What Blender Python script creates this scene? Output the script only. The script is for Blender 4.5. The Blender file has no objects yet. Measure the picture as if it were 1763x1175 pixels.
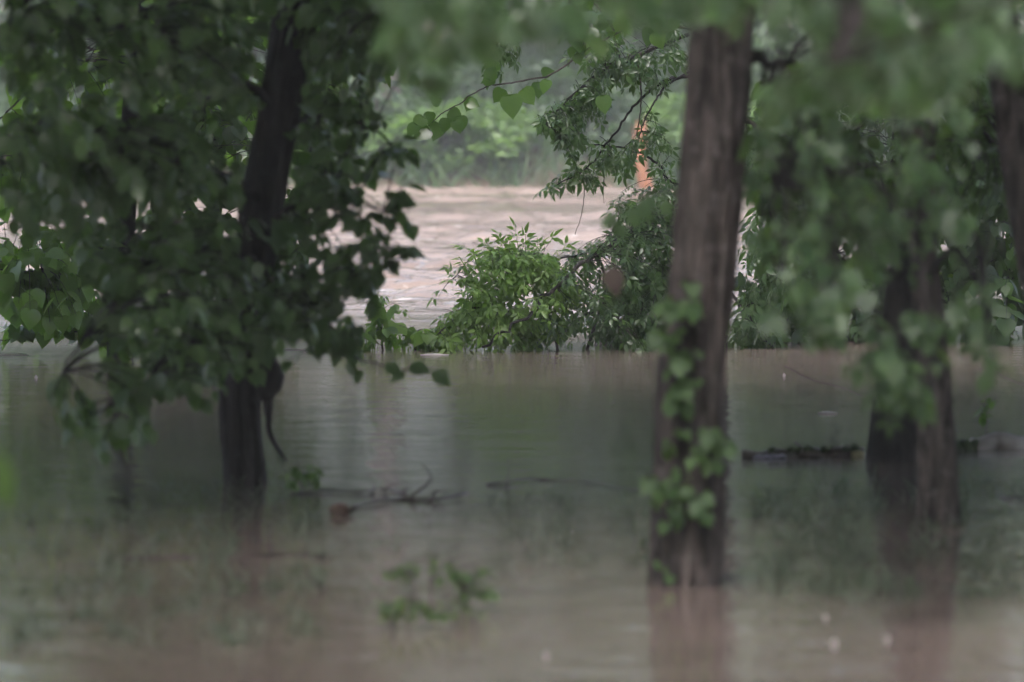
import bpy, math, random
import numpy as np
from mathutils import Vector, Matrix, noise as mnoise

random.seed(7)
rng = np.random.default_rng(11)
scene = bpy.context.scene
col = scene.collection

# ------------------------------------------------------------------ camera
F, CX, CY, HCAM, YH = 10000.0, 881.5, 587.5, 1.7, 150.0     # focal length in photo pixels, horizon row
PITCH = math.atan((CY - YH) / F)
cam_d = bpy.data.cameras.new('camera')
cam = bpy.data.objects.new('camera', cam_d)
col.objects.link(cam)
cam.location = (0, 0, HCAM)
cam.rotation_euler = (math.pi / 2 - PITCH, 0, 0)
cam_d.sensor_width = 36.0
cam_d.lens = F / 1763.0 * 36.0
cam_d.clip_start = 0.1
cam_d.clip_end = 2000
cam_d.dof.use_dof = True
cam_d.dof.focus_distance = 38.0
cam_d.dof.aperture_fstop = 3.2
cam_d.dof.aperture_blades = 9
scene.camera = cam

# ------------------------------------------------------------------ sky, sun, exposure (overcast)
SUN_EL, SUN_AZ = math.radians(58), math.radians(200)
world = bpy.data.worlds.new('World')
scene.world = world
world.use_nodes = True
nt = world.node_tree
nt.nodes.clear()
sky = nt.nodes.new('ShaderNodeTexSky')
sky.sky_type = 'NISHITA'
sky.sun_disc = False
sky.sun_elevation = SUN_EL
sky.sun_rotation = SUN_AZ
sky.dust_density = 4.0
sky.air_density = 1.0
hs = nt.nodes.new('ShaderNodeHueSaturation')
hs.inputs['Saturation'].default_value = 0.75
bg = nt.nodes.new('ShaderNodeBackground')
bg.inputs['Strength'].default_value = 0.15
wo = nt.nodes.new('ShaderNodeOutputWorld')
nt.links.new(sky.outputs[0], hs.inputs['Color'])
nt.links.new(hs.outputs[0], bg.inputs['Color'])
nt.links.new(bg.outputs[0], wo.inputs['Surface'])

sun_d = bpy.data.lights.new('sun', 'SUN')
sun_d.energy = 1.2
sun_d.angle = math.radians(25)
sun_d.color = (1.0, 0.985, 0.97)
sun = bpy.data.objects.new('sun', sun_d)
col.objects.link(sun)
sdir = Vector((math.sin(SUN_AZ) * math.cos(SUN_EL), math.cos(SUN_AZ) * math.cos(SUN_EL), math.sin(SUN_EL)))
sun.rotation_euler = sdir.to_track_quat('Z', 'Y').to_euler()

scene.view_settings.view_transform = 'Standard'
scene.view_settings.look = 'None'
scene.view_settings.gamma = 1.0
scene.view_settings.use_curve_mapping = False
scene.view_settings.exposure = 1.5

scene.render.engine = 'CYCLES'
cy = scene.cycles
cy.max_bounces = 5
cy.diffuse_bounces = 3
cy.glossy_bounces = 2
cy.transmission_bounces = 3
cy.transparent_max_bounces = 4
cy.volume_bounces = 0
cy.caustics_reflective = False
cy.caustics_refractive = False
cy.sample_clamp_indirect = 6.0
cy.use_adaptive_sampling = True
cy.adaptive_threshold = 0.05
cy.adaptive_min_samples = 24
cy.use_denoising = True
try:
    cy.denoiser = 'OPENIMAGEDENOISE'
except Exception:
    pass

# ------------------------------------------------------------------ helpers: space
FWD = Vector((0, math.cos(PITCH), -math.sin(PITCH)))
UPV = Vector((0, math.sin(PITCH), math.cos(PITCH)))
CAM = Vector((0, 0, HCAM))


def W(px, py, d):
    """photo pixel at depth d (m) -> a place in the world"""
    return CAM + (FWD + Vector((1, 0, 0)) * ((px - CX) / F) + UPV * ((CY - py) / F)) * d


def depth_at_water(py):
    ray = FWD + UPV * ((CY - py) / F)
    return -HCAM / ray.z


def on_water(px, py):
    return W(px, py, depth_at_water(py))


def project(p):
    v = p - CAM
    d = v.dot(FWD)
    return CX + v.x / d * F, CY - v.dot(UPV) / d * F, d


# ------------------------------------------------------------------ helpers: materials
def new_mat(name):
    m = bpy.data.materials.new(name)
    m.use_nodes = True
    t = m.node_tree
    t.nodes.clear()
    out = t.nodes.new('ShaderNodeOutputMaterial')
    return m, t, out


def N(t, kind, **kw):
    n = t.nodes.new(kind)
    for k, v in kw.items():
        if k in n.inputs:
            n.inputs[k].default_value = v
        else:
            setattr(n, k, v)
    return n


def ramp(t, fac, stops):
    r = t.nodes.new('ShaderNodeValToRGB')
    els = r.color_ramp.elements
    while len(els) < len(stops):
        els.new(0.5)
    for e, (p, c) in zip(els, stops):
        e.position = p
        e.color = (*c, 1)
    t.links.new(fac, r.inputs[0])
    return r.outputs[0]


def leaf_mat(name, cols, trans=0.42, tcol=(0.22, 0.42, 0.04), rough=0.38, spec=0.5):
    m, t, out = new_mat(name)
    oi = N(t, 'ShaderNodeObjectInfo')
    ge = N(t, 'ShaderNodeNewGeometry')
    add = N(t, 'ShaderNodeMath', operation='ADD')
    t.links.new(oi.outputs['Random'], add.inputs[0])
    t.links.new(ge.outputs['Random Per Island'], add.inputs[1])
    fr = N(t, 'ShaderNodeMath', operation='FRACT')
    t.links.new(add.outputs[0], fr.inputs[0])
    n = len(cols)
    c = ramp(t, fr.outputs[0], [(i / (n - 1), cc) for i, cc in enumerate(cols)])
    tc = N(t, 'ShaderNodeTexCoord')
    no = N(t, 'ShaderNodeTexNoise', Scale=14.0, Detail=2.0)
    t.links.new(tc.outputs['Object'], no.inputs['Vector'])
    mx = N(t, 'ShaderNodeMix', data_type='RGBA', blend_type='MULTIPLY')
    mx.inputs['Factor'].default_value = 0.5
    t.links.new(c, mx.inputs[6])
    v = ramp(t, no.outputs[0], [(0.3, (0.55, 0.6, 0.5)), (0.7, (1.2, 1.15, 1.1))])
    t.links.new(v, mx.inputs[7])
    p = N(t, 'ShaderNodeBsdfPrincipled', Roughness=rough)
    p.inputs['Specular IOR Level'].default_value = spec
    t.links.new(mx.outputs[2], p.inputs['Base Color'])
    tr = N(t, 'ShaderNodeBsdfTranslucent')
    tr.inputs['Color'].default_value = (*tcol, 1)
    mix = N(t, 'ShaderNodeMixShader', Fac=trans)
    t.links.new(p.outputs[0], mix.inputs[1])
    t.links.new(tr.outputs[0], mix.inputs[2])
    t.links.new(mix.outputs[0], out.inputs['Surface'])
    return m


def bark_mat(name, dark, light, scale=9.0, stretch=0.16, rough=0.85, bump=0.6):
    m, t, out = new_mat(name)
    tc = N(t, 'ShaderNodeTexCoord')
    mp = N(t, 'ShaderNodeMapping')
    mp.inputs['Scale'].default_value = (1, 1, stretch)
    t.links.new(tc.outputs['Object'], mp.inputs[0])
    n1 = N(t, 'ShaderNodeTexNoise', Scale=scale * 3, Detail=6.0, Roughness=0.65)
    t.links.new(mp.outputs[0], n1.inputs['Vector'])
    n2 = N(t, 'ShaderNodeTexNoise', Scale=2.2, Detail=3.0)
    t.links.new(tc.outputs['Object'], n2.inputs['Vector'])
    c = ramp(t, n1.outputs[0], [(0.40, dark), (0.62, light)])
    n3 = N(t, 'ShaderNodeTexNoise', Scale=16.0, Detail=5.0, Roughness=0.7)
    t.links.new(tc.outputs['Object'], n3.inputs['Vector'])
    pf = ramp(t, n3.outputs[0], [(0.54, (0, 0, 0)), (0.66, (0.7, 0.7, 0.7))])
    pm = N(t, 'ShaderNodeMix', data_type='RGBA')
    t.links.new(pf, pm.inputs['Factor'])
    t.links.new(c, pm.inputs[6])
    pm.inputs[7].default_value = (light[0] * 1.35, light[1] * 1.45, light[2] * 1.5, 1)
    c = pm.outputs[2]
    mx = N(t, 'ShaderNodeMix', data_type='RGBA', blend_type='MULTIPLY')
    mx.inputs['Factor'].default_value = 0.6
    t.links.new(c, mx.inputs[6])
    v = ramp(t, n2.outputs[0], [(0.35, (0.6, 0.62, 0.55)), (0.65, (1.25, 1.15, 1.12))])
    t.links.new(v, mx.inputs[7])
    p = N(t, 'ShaderNodeBsdfPrincipled', Roughness=rough)
    p.inputs['Specular IOR Level'].default_value = 0.3
    t.links.new(mx.outputs[2], p.inputs['Base Color'])
    b = N(t, 'ShaderNodeBump', Strength=bump, Distance=0.02)
    t.links.new(n1.outputs[0], b.inputs['Height'])
    t.links.new(b.outputs[0], p.inputs['Normal'])
    t.links.new(p.outputs[0], out.inputs['Surface'])
    return m


def plain_mat(name, a, b, scale=6.0, rough=0.8, spec=0.3):
    m, t, out = new_mat(name)
    tc = N(t, 'ShaderNodeTexCoord')
    n1 = N(t, 'ShaderNodeTexNoise', Scale=scale, Detail=5.0)
    t.links.new(tc.outputs['Object'], n1.inputs['Vector'])
    c = ramp(t, n1.outputs[0], [(0.35, a), (0.65, b)])
    p = N(t, 'ShaderNodeBsdfPrincipled', Roughness=rough)
    p.inputs['Specular IOR Level'].default_value = spec
    t.links.new(c, p.inputs['Base Color'])
    t.links.new(p.outputs[0], out.inputs['Surface'])
    return m


M = {}
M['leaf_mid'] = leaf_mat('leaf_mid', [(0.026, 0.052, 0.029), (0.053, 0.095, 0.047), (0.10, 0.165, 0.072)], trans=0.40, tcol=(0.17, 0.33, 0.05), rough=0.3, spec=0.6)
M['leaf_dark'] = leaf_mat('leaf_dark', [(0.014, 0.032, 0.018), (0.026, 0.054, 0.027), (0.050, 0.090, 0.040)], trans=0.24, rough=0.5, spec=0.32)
M['leaf_redbud'] = leaf_mat('leaf_redbud', [(0.024, 0.054, 0.022), (0.045, 0.095, 0.028), (0.075, 0.145, 0.036)], trans=0.32,
                            tcol=(0.20, 0.40, 0.035), rough=0.3)
M['leaf_glow'] = leaf_mat('leaf_glow', [(0.024, 0.054, 0.022), (0.050, 0.105, 0.028), (0.095, 0.18, 0.04)], trans=0.5, tcol=(0.26, 0.48, 0.05), rough=0.28, spec=0.6)
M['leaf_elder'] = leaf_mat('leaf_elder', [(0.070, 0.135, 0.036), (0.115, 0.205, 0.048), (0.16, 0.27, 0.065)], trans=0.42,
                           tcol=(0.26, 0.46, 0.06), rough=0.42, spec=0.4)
M['leaf_elder_shaded'] = leaf_mat('leaf_elder_shaded', [(0.028, 0.055, 0.028), (0.042, 0.080, 0.034), (0.06, 0.11, 0.04)], trans=0.34,  # darker copy of the elder leaves: shade on the boughs put into the colour
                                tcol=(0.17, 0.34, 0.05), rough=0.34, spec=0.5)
M['leaf_near'] = leaf_mat('leaf_near', [(0.06, 0.115, 0.05), (0.11, 0.18, 0.09), (0.22, 0.30, 0.20)], trans=0.35,
                          tcol=(0.16, 0.36, 0.07), rough=0.3, spec=1.0)
M['leaf_ivy'] = leaf_mat('leaf_ivy', [(0.036, 0.070, 0.034), (0.052, 0.098, 0.045), (0.08, 0.135, 0.06)], trans=0.35, rough=0.55, spec=0.3)
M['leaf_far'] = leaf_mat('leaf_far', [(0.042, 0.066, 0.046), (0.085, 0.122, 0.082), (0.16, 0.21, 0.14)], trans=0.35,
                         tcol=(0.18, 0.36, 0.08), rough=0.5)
M['leaf_bright'] = leaf_mat('leaf_bright', [(0.07, 0.125, 0.05), (0.11, 0.185, 0.065), (0.17, 0.26, 0.09)], trans=0.4,
                            tcol=(0.28, 0.5, 0.08), rough=0.5)
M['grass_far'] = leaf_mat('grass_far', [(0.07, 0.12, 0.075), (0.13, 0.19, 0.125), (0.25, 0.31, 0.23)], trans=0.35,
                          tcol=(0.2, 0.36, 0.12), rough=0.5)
M['grass_wet'] = leaf_mat('grass_wet', [(0.06, 0.085, 0.06), (0.10, 0.13, 0.095), (0.15, 0.18, 0.14)], trans=0.3, tcol=(0.12, 0.2, 0.08), rough=0.4)
M['dead_leaf'] = leaf_mat('dead_leaf', [(0.075, 0.055, 0.048), (0.10, 0.075, 0.065)], trans=0.15, tcol=(0.12, 0.08, 0.06))
M['bark'] = bark_mat('bark', (0.012, 0.010, 0.010), (0.100, 0.085, 0.082))
M['bark_dark'] = bark_mat('bark_dark', (0.008, 0.0075, 0.0075), (0.032, 0.028, 0.028))
M['bark_black'] = bark_mat('bark_black', (0.004, 0.0036, 0.004), (0.016, 0.014, 0.015))
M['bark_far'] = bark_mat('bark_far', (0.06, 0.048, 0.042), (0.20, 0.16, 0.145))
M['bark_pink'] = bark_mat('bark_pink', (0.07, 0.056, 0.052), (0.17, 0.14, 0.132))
M['wood_orange'] = bark_mat('wood_orange', (0.24, 0.10, 0.055), (0.46, 0.215, 0.13), rough=0.7)
M['twig'] = plain_mat('twig', (0.025, 0.021, 0.018), (0.07, 0.058, 0.05), 20)
M['wet_wood'] = plain_mat('wet_wood', (0.025, 0.021, 0.018), (0.075, 0.06, 0.05), 9, rough=0.45, spec=0.5)
M['log_grey'] = plain_mat('log_grey', (0.20, 0.18, 0.175), (0.40, 0.37, 0.36), 7, rough=0.6)
M['cut_wood'] = plain_mat('cut_wood', (0.30, 0.28, 0.16), (0.45, 0.42, 0.26), 12)
M['moss'] = plain_mat('moss', (0.02, 0.035, 0.015), (0.05, 0.075, 0.03), 30)
M['foam'] = plain_mat('foam', (0.38, 0.36, 0.34), (0.52, 0.50, 0.48), 40, rough=0.4, spec=0.5)
M['plastic'] = plain_mat('plastic', (0.20, 0.19, 0.26), (0.30, 0.29, 0.38), 10, rough=0.3, spec=0.5)
M['nut'] = plain_mat('nut', (0.05, 0.03, 0.022), (0.10, 0.062, 0.045), 25, rough=0.5)


def water_mat():
    m, t, out = new_mat('muddy_water')
    ge = N(t, 'ShaderNodeNewGeometry')
    sep = N(t, 'ShaderNodeSeparateXYZ')
    t.links.new(ge.outputs['Position'], sep.inputs[0])
    # the current runs beyond the drowned trees; the flooded wood is slack water
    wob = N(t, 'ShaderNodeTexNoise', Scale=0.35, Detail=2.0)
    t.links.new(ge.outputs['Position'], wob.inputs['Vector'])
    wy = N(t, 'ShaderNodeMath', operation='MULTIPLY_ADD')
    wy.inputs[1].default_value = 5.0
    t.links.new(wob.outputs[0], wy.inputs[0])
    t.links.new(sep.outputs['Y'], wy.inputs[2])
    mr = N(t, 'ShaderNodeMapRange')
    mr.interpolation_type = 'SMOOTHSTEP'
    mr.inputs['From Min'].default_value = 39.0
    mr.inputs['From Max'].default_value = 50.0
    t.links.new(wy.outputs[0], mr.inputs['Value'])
    # colour: uneven silt; canopy shade painted into the slack tone, skylight into the river
    cn = N(t, 'ShaderNodeTexNoise', Scale=0.6, Detail=5.0, Roughness=0.6)
    mpc = N(t, 'ShaderNodeMapping')
    mpc.inputs['Scale'].default_value = (0.22, 1.0, 1)
    t.links.new(ge.outputs['Position'], mpc.inputs[0])
    t.links.new(mpc.outputs[0], cn.inputs['Vector'])
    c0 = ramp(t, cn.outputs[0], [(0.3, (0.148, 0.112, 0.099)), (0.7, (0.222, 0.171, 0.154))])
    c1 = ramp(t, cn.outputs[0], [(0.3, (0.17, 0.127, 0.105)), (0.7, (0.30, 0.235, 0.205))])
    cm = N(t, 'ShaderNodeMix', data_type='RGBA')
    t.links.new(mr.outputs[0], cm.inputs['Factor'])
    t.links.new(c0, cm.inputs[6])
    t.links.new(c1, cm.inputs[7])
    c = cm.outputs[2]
    p = N(t, 'ShaderNodeBsdfPrincipled', Roughness=0.12, IOR=1.333)
    # pale streaks painted on the current in place of sky glints
    fn = N(t, 'ShaderNodeTexNoise', Scale=1.0, Detail=6.0, Roughness=0.7)
    mpf = N(t, 'ShaderNodeMapping')
    mpf.inputs['Scale'].default_value = (1.3, 2.4, 1)
    t.links.new(ge.outputs['Position'], mpf.inputs[0])
    t.links.new(mpf.outputs[0], fn.inputs['Vector'])
    ff = ramp(t, fn.outputs[0], [(0.60, (0, 0, 0)), (0.70, (0.8, 0.8, 0.8))])
    fm = N(t, 'ShaderNodeMath', operation='MULTIPLY')
    t.links.new(ff, fm.inputs[0])
    t.links.new(mr.outputs[0], fm.inputs[1])
    fx = N(t, 'ShaderNodeMix', data_type='RGBA')
    t.links.new(fm.outputs[0], fx.inputs['Factor'])
    t.links.new(c, fx.inputs[6])
    fx.inputs[7].default_value = (0.62, 0.58, 0.55, 1)
    t.links.new(fx.outputs[2], p.inputs['Base Color'])
    # rain-pocked slack water is duller than the running river
    rg = N(t, 'ShaderNodeMapRange')
    rg.inputs['To Min'].default_value = 0.085
    rg.inputs['To Max'].default_value = 0.06
    t.links.new(mr.outputs[0], rg.inputs['Value'])
    t.links.new(rg.outputs[0], p.inputs['Roughness'])
    # ripples
    n1 = N(t, 'ShaderNodeTexNoise', Scale=1.1, Detail=5.0, Roughness=0.62)
    mp1 = N(t, 'ShaderNodeMapping')
    mp1.inputs['Scale'].default_value = (0.75, 1.0, 1)
    t.links.new(ge.outputs['Position'], mp1.inputs[0])
    t.links.new(mp1.outputs[0], n1.inputs['Vector'])
    n2 = N(t, 'ShaderNodeTexNoise', Scale=2.2, Detail=4.0, Roughness=0.55)
    t.links.new(ge.outputs['Position'], n2.inputs['Vector'])
    h1 = N(t, 'ShaderNodeMath', operation='MULTIPLY')
    t.links.new(n1.outputs[0], h1.inputs[0])
    t.links.new(mr.outputs[0], h1.inputs[1])
    h2 = N(t, 'ShaderNodeMath', operation='MULTIPLY_ADD')
    h2.inputs[1].default_value = 0.05
    t.links.new(n2.outputs[0], h2.inputs[0])
    t.links.new(h1.outputs[0], h2.inputs[2])
    b = N(t, 'ShaderNodeBump', Strength=1.0, Distance=0.22)
    t.links.new(h2.outputs[0], b.inputs['Height'])
    t.links.new(b.outputs[0], p.inputs['Normal'])
    t.links.new(p.outputs[0], out.inputs['Surface'])
    return m


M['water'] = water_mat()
M['mud'] = plain_mat('mud', (0.075, 0.055, 0.04), (0.17, 0.13, 0.095), 1.3, rough=0.9)

# ------------------------------------------------------------------ helpers: meshes


class MB:
    """collects vertices and faces, then links them as ONE mesh object"""

    def __init__(self):
        self.v, self.f = [], []

    def tube(self, pts, radii, sides=6, caps=True, rough=0.0, seed=0.0, furrow=0.0):
        pts = [Vector(p) for p in pts]
        n = len(pts)
        base = len(self.v)
        ref = Vector((0.31, 0.87, 0.17)).normalized()
        for i, p in enumerate(pts):
            a = pts[max(i - 1, 0)]
            b = pts[min(i + 1, n - 1)]
            t = (b - a)
            t = t.normalized() if t.length > 1e-9 else Vector((0, 0, 1))
            s = t.cross(ref)
            if s.length < 1e-4:
                s = t.cross(Vector((1, 0, 0)))
            s.normalize()
            u = s.cross(t)
            r = radii[i] if hasattr(radii, '__len__') else radii
            for k in range(sides):
                an = 2 * math.pi * k / sides
                rr = r
                if rough:
                    q = Vector((math.cos(an) * 1.6 + seed, math.sin(an) * 1.6, p.z * 2.2 + seed * 3))
                    rr *= 1 + rough * mnoise.noise(q)
                if furrow:
                    q = Vector((math.cos(an) * 6.5 + seed, math.sin(an) * 6.5, p.z * 2.4))
                    rr -= furrow * abs(mnoise.noise(q)) * 1.8
                self.v.append(p + (s * math.cos(an) + u * math.sin(an)) * rr)
        for i in range(n - 1):
            for k in range(sides):
                a = base + i * sides + k
                b = base + i * sides + (k + 1) % sides
                self.f.append((a, b, b + sides, a + sides))
        if caps:
            self.f.append(tuple(base + k for k in range(sides))[::-1])
            self.f.append(tuple(base + (n - 1) * sides + k for k in range(sides)))

    def mesh(self, name, mat, smooth=True, origin=Vector((0, 0, 0))):
        me = bpy.data.meshes.new(name)
        me.from_pydata([tuple(Vector(v) - origin) for v in self.v], [], self.f)
        me.materials.append(mat)
        if smooth:
            me.polygons.foreach_set('use_smooth', [True] * len(me.polygons))
        me.update()
        return me


def obj(name, me, parent=None, loc=None):
    o = bpy.data.objects.new(name, me)
    col.objects.link(o)
    if parent is not None:
        o.parent = parent
    if loc is not None:
        o.location = loc
    return o


def tag(o, label=None, cat=None, group=None, kind=None):
    if label:
        o['label'] = label
    if cat:
        o['category'] = cat
    if group:
        o['group'] = group
    if kind:
        o['kind'] = kind
    return o


def thing(name, loc, label, cat, group=None):
    o = bpy.data.objects.new(name, None)
    o.empty_display_size = 0.2
    col.objects.link(o)
    o.location = loc
    return tag(o, label, cat, group)


def smooth_path(pts, n=8):
    """Catmull-Rom through control points"""
    pts = [Vector(p) for p in pts]
    if len(pts) < 3:
        return [pts[0].lerp(pts[-1], i / n) for i in range(n + 1)]
    ext = [pts[0] * 2 - pts[1]] + pts + [pts[-1] * 2 - pts[-2]]
    out = []
    for i in range(1, len(ext) - 2):
        a, b, c, d = ext[i - 1], ext[i], ext[i + 1], ext[i + 2]
        for k in range(n):
            t = k / n
            out.append(0.5 * ((2 * b) + (c - a) * t + (2 * a - 5 * b + 4 * c - d) * t * t + (3 * b - a - 3 * c + d) * t ** 3))
    out.append(pts[-1])
    return out


# ------------------------------------------------------------------ leaf shapes: base at origin, blade along +Y, face +Z
def blade(prof, fold=0.16, curl=0.14, length=1.0, petiole=0.0):
    v, f = [], []
    n = len(prof)
    for (t, w) in prof:
        y = petiole + t * length
        z = -curl * t * t * length
        v += [(-w * length, y, z + fold * w * length), (0, y, z), (w * length, y, z + fold * w * length)]
    for i in range(n - 1):
        a = i * 3
        f += [(a, a + 1, a + 4, a + 3), (a + 1, a + 2, a + 5, a + 4)]
    return v, f


def join(parts):
    v, f = [], []
    for (pv, pf) in parts:
        b = len(v)
        v += list(pv)
        f += [tuple(i + b for i in q) for q in pf]
    return v, f


def xf(part, ang=0.0, off=(0, 0, 0), sc=1.0, tilt=0.0):
    m = Matrix.Translation(off) @ Matrix.Rotation(ang, 4, 'Z') @ Matrix.Rotation(tilt, 4, 'X') @ Matrix.Scale(sc, 4)
    return [tuple(m @ Vector(p)) for p in part[0]], part[1]


STALK = ([(-0.012, 0, 0), (0.012, 0, 0), (0.010, 0.3, 0.01), (-0.010, 0.3, 0.01)], [(0, 1, 2, 3)])
HEART = blade([(-0.04, 0.10), (-0.05, 0.24), (0.06, 0.40), (0.22, 0.475), (0.42, 0.45), (0.62, 0.33), (0.80, 0.17), (0.92, 0.05), (1.0, 0.004)])
OVATE = blade([(0, 0.01), (0.10, 0.20), (0.26, 0.33), (0.45, 0.36), (0.64, 0.28), (0.82, 0.13), (1.0, 0.004)])
LANCE = blade([(0, 0.01), (0.14, 0.15), (0.34, 0.225), (0.55, 0.20), (0.78, 0.10), (1.0, 0.003)], fold=0.22)
GRASS = blade([(0, 0.018), (0.3, 0.022), (0.6, 0.018), (0.85, 0.009), (1.0, 0.001)], fold=0.3, curl=0.45)
SH = {}
SH['heart'] = xf(HEART, off=(0, 0.16, 0))
SH['heart'] = join([(STALK[0], STALK[1]), SH['heart']])
SH['ovate'] = join([STALK, xf(OVATE, off=(0, 0.1, 0))])
LFL = blade([(0, 0.01), (0.12, 0.11), (0.32, 0.20), (0.52, 0.185), (0.78, 0.09), (1.0, 0.003)], fold=0.25, curl=0.22)
SH['elder3'] = join([xf(STALK, sc=1.7), xf(LFL, off=(0, 0.54, 0), sc=0.55, tilt=-.15), xf(LFL, 1.0, (-0.07, 0.42, 0), 0.48, -.25), xf(LFL, -1.0, (0.07, 0.42, 0), 0.48, -.2)])
SH['elder5'] = join([xf(STALK, sc=2.4), xf(LFL, off=(0, 0.74, 0), sc=0.48, tilt=-.2), xf(LFL, 0.95, (-0.06, 0.64, 0), 0.42, -.3), xf(LFL, -0.95, (0.06, 0.64, 0), 0.42, -.2),
                     xf(LFL, 1.15, (-0.06, 0.34, 0), 0.40, -.15), xf(LFL, -1.15, (0.06, 0.34, 0), 0.40, -.3)])
SH['maple'] = join([xf(STALK, sc=1.2), xf(OVATE, off=(0, 0.3, 0), sc=0.75), xf(OVATE, 0.75, (0.0, 0.3, 0.004), 0.60), xf(OVATE, -0.75, (0, 0.3, 0.004), 0.60),
                    xf(OVATE, 1.55, (0.0, 0.31, 0.008), 0.36), xf(OVATE, -1.55, (0, 0.31, 0.008), 0.36)])
SH['simple'] = ([(0, 0, 0), (-0.34, 0.38, 0.06), (0, 0.45, -0.03), (0.34, 0.38, 0.06), (-0.17, 0.78, 0.0), (0.17, 0.78, 0.0), (0, 1.05, -0.14)],
                [(0, 2, 1), (0, 3, 2), (1, 2, 4), (2, 3, 5), (2, 5, 6, 4)])
SH['grass'] = GRASS
SHARED = {}


def shared_leaf(shape, mat):
    k = (shape, mat)
    if k not in SHARED:
        me = bpy.data.meshes.new('leaf_' + shape)
        me.from_pydata(SH[shape][0], [], SH[shape][1])
        me.materials.append(M[mat])
        me.polygons.foreach_set('use_smooth', [True] * len(me.polygons))
        me.update()
        SHARED[k] = me
    return SHARED[k]


def leaf_matrix(pos, direction, size, roll=0.0, hint=None):
    y = Vector(direction).normalized()
    up = hint if hint is not None else Vector((0, 0, 1))
    x = y.cross(up)
    if x.length < 1e-3:
        x = y.cross(Vector((0.3, -1, 0.1)))
    x.normalize()
    z = x.cross(y)
    m = Matrix((x, y, z)).transposed().to_4x4()
    return Matrix.Translation(pos) @ m @ Matrix.Rotation(roll, 4, 'Y') @ Matrix.Scale(size, 4)


def joined_leaves(name, mats_by_shape, mat, origin):
    """many leaves as one mesh; mats_by_shape: {shape: [matrix...]}"""
    V, FV, FS = [], [], []
    base = 0
    for shape, ms in mats_by_shape.items():
        if not ms:
            continue
        tv = np.array(SH[shape][0], dtype=np.float64)
        tf = SH[shape][1]
        A = np.array([np.array(m) for m in ms])
        P = np.einsum('nij,vj->nvi', A[:, :3, :3], tv) + A[:, None, :3, 3]
        nv = len(tv)
        V.append(P.reshape(-1, 3))
        flat = np.array([i for q in tf for i in q])
        sizes = np.array([len(q) for q in tf])
        offs = base + np.arange(len(ms))[:, None] * nv
        FV.append((flat[None, :] + offs).reshape(-1))
        FS.append(np.tile(sizes, len(ms)))
        base += nv * len(ms)
    if not V:
        return None
    V = np.concatenate(V) - np.array(origin)[None, :]
    FV = np.concatenate(FV)
    FS = np.concatenate(FS)
    me = bpy.data.meshes.new(name)
    me.vertices.add(len(V))
    me.vertices.foreach_set('co', V.reshape(-1))
    me.loops.add(len(FV))
    me.loops.foreach_set('vertex_index', FV)
    me.polygons.add(len(FS))
    me.polygons.foreach_set('loop_start', np.concatenate([[0], np.cumsum(FS)[:-1]]))
    me.polygons.foreach_set('loop_total', FS)
    me.polygons.foreach_set('use_smooth', np.ones(len(FS), dtype=bool))
    me.materials.append(M[mat])
    me.update(calc_edges=True)
    me.validate()
    return me


def in_poly(x, y, poly):
    c = False
    j = len(poly) - 1
    for i in range(len(poly)):
        xi, yi = poly[i]
        xj, yj = poly[j]
        if (yi > y) != (yj > y) and x < (xj - xi) * (y - yi) / (yj - yi) + xi:
            c = not c
        j = i
    return c


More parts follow.
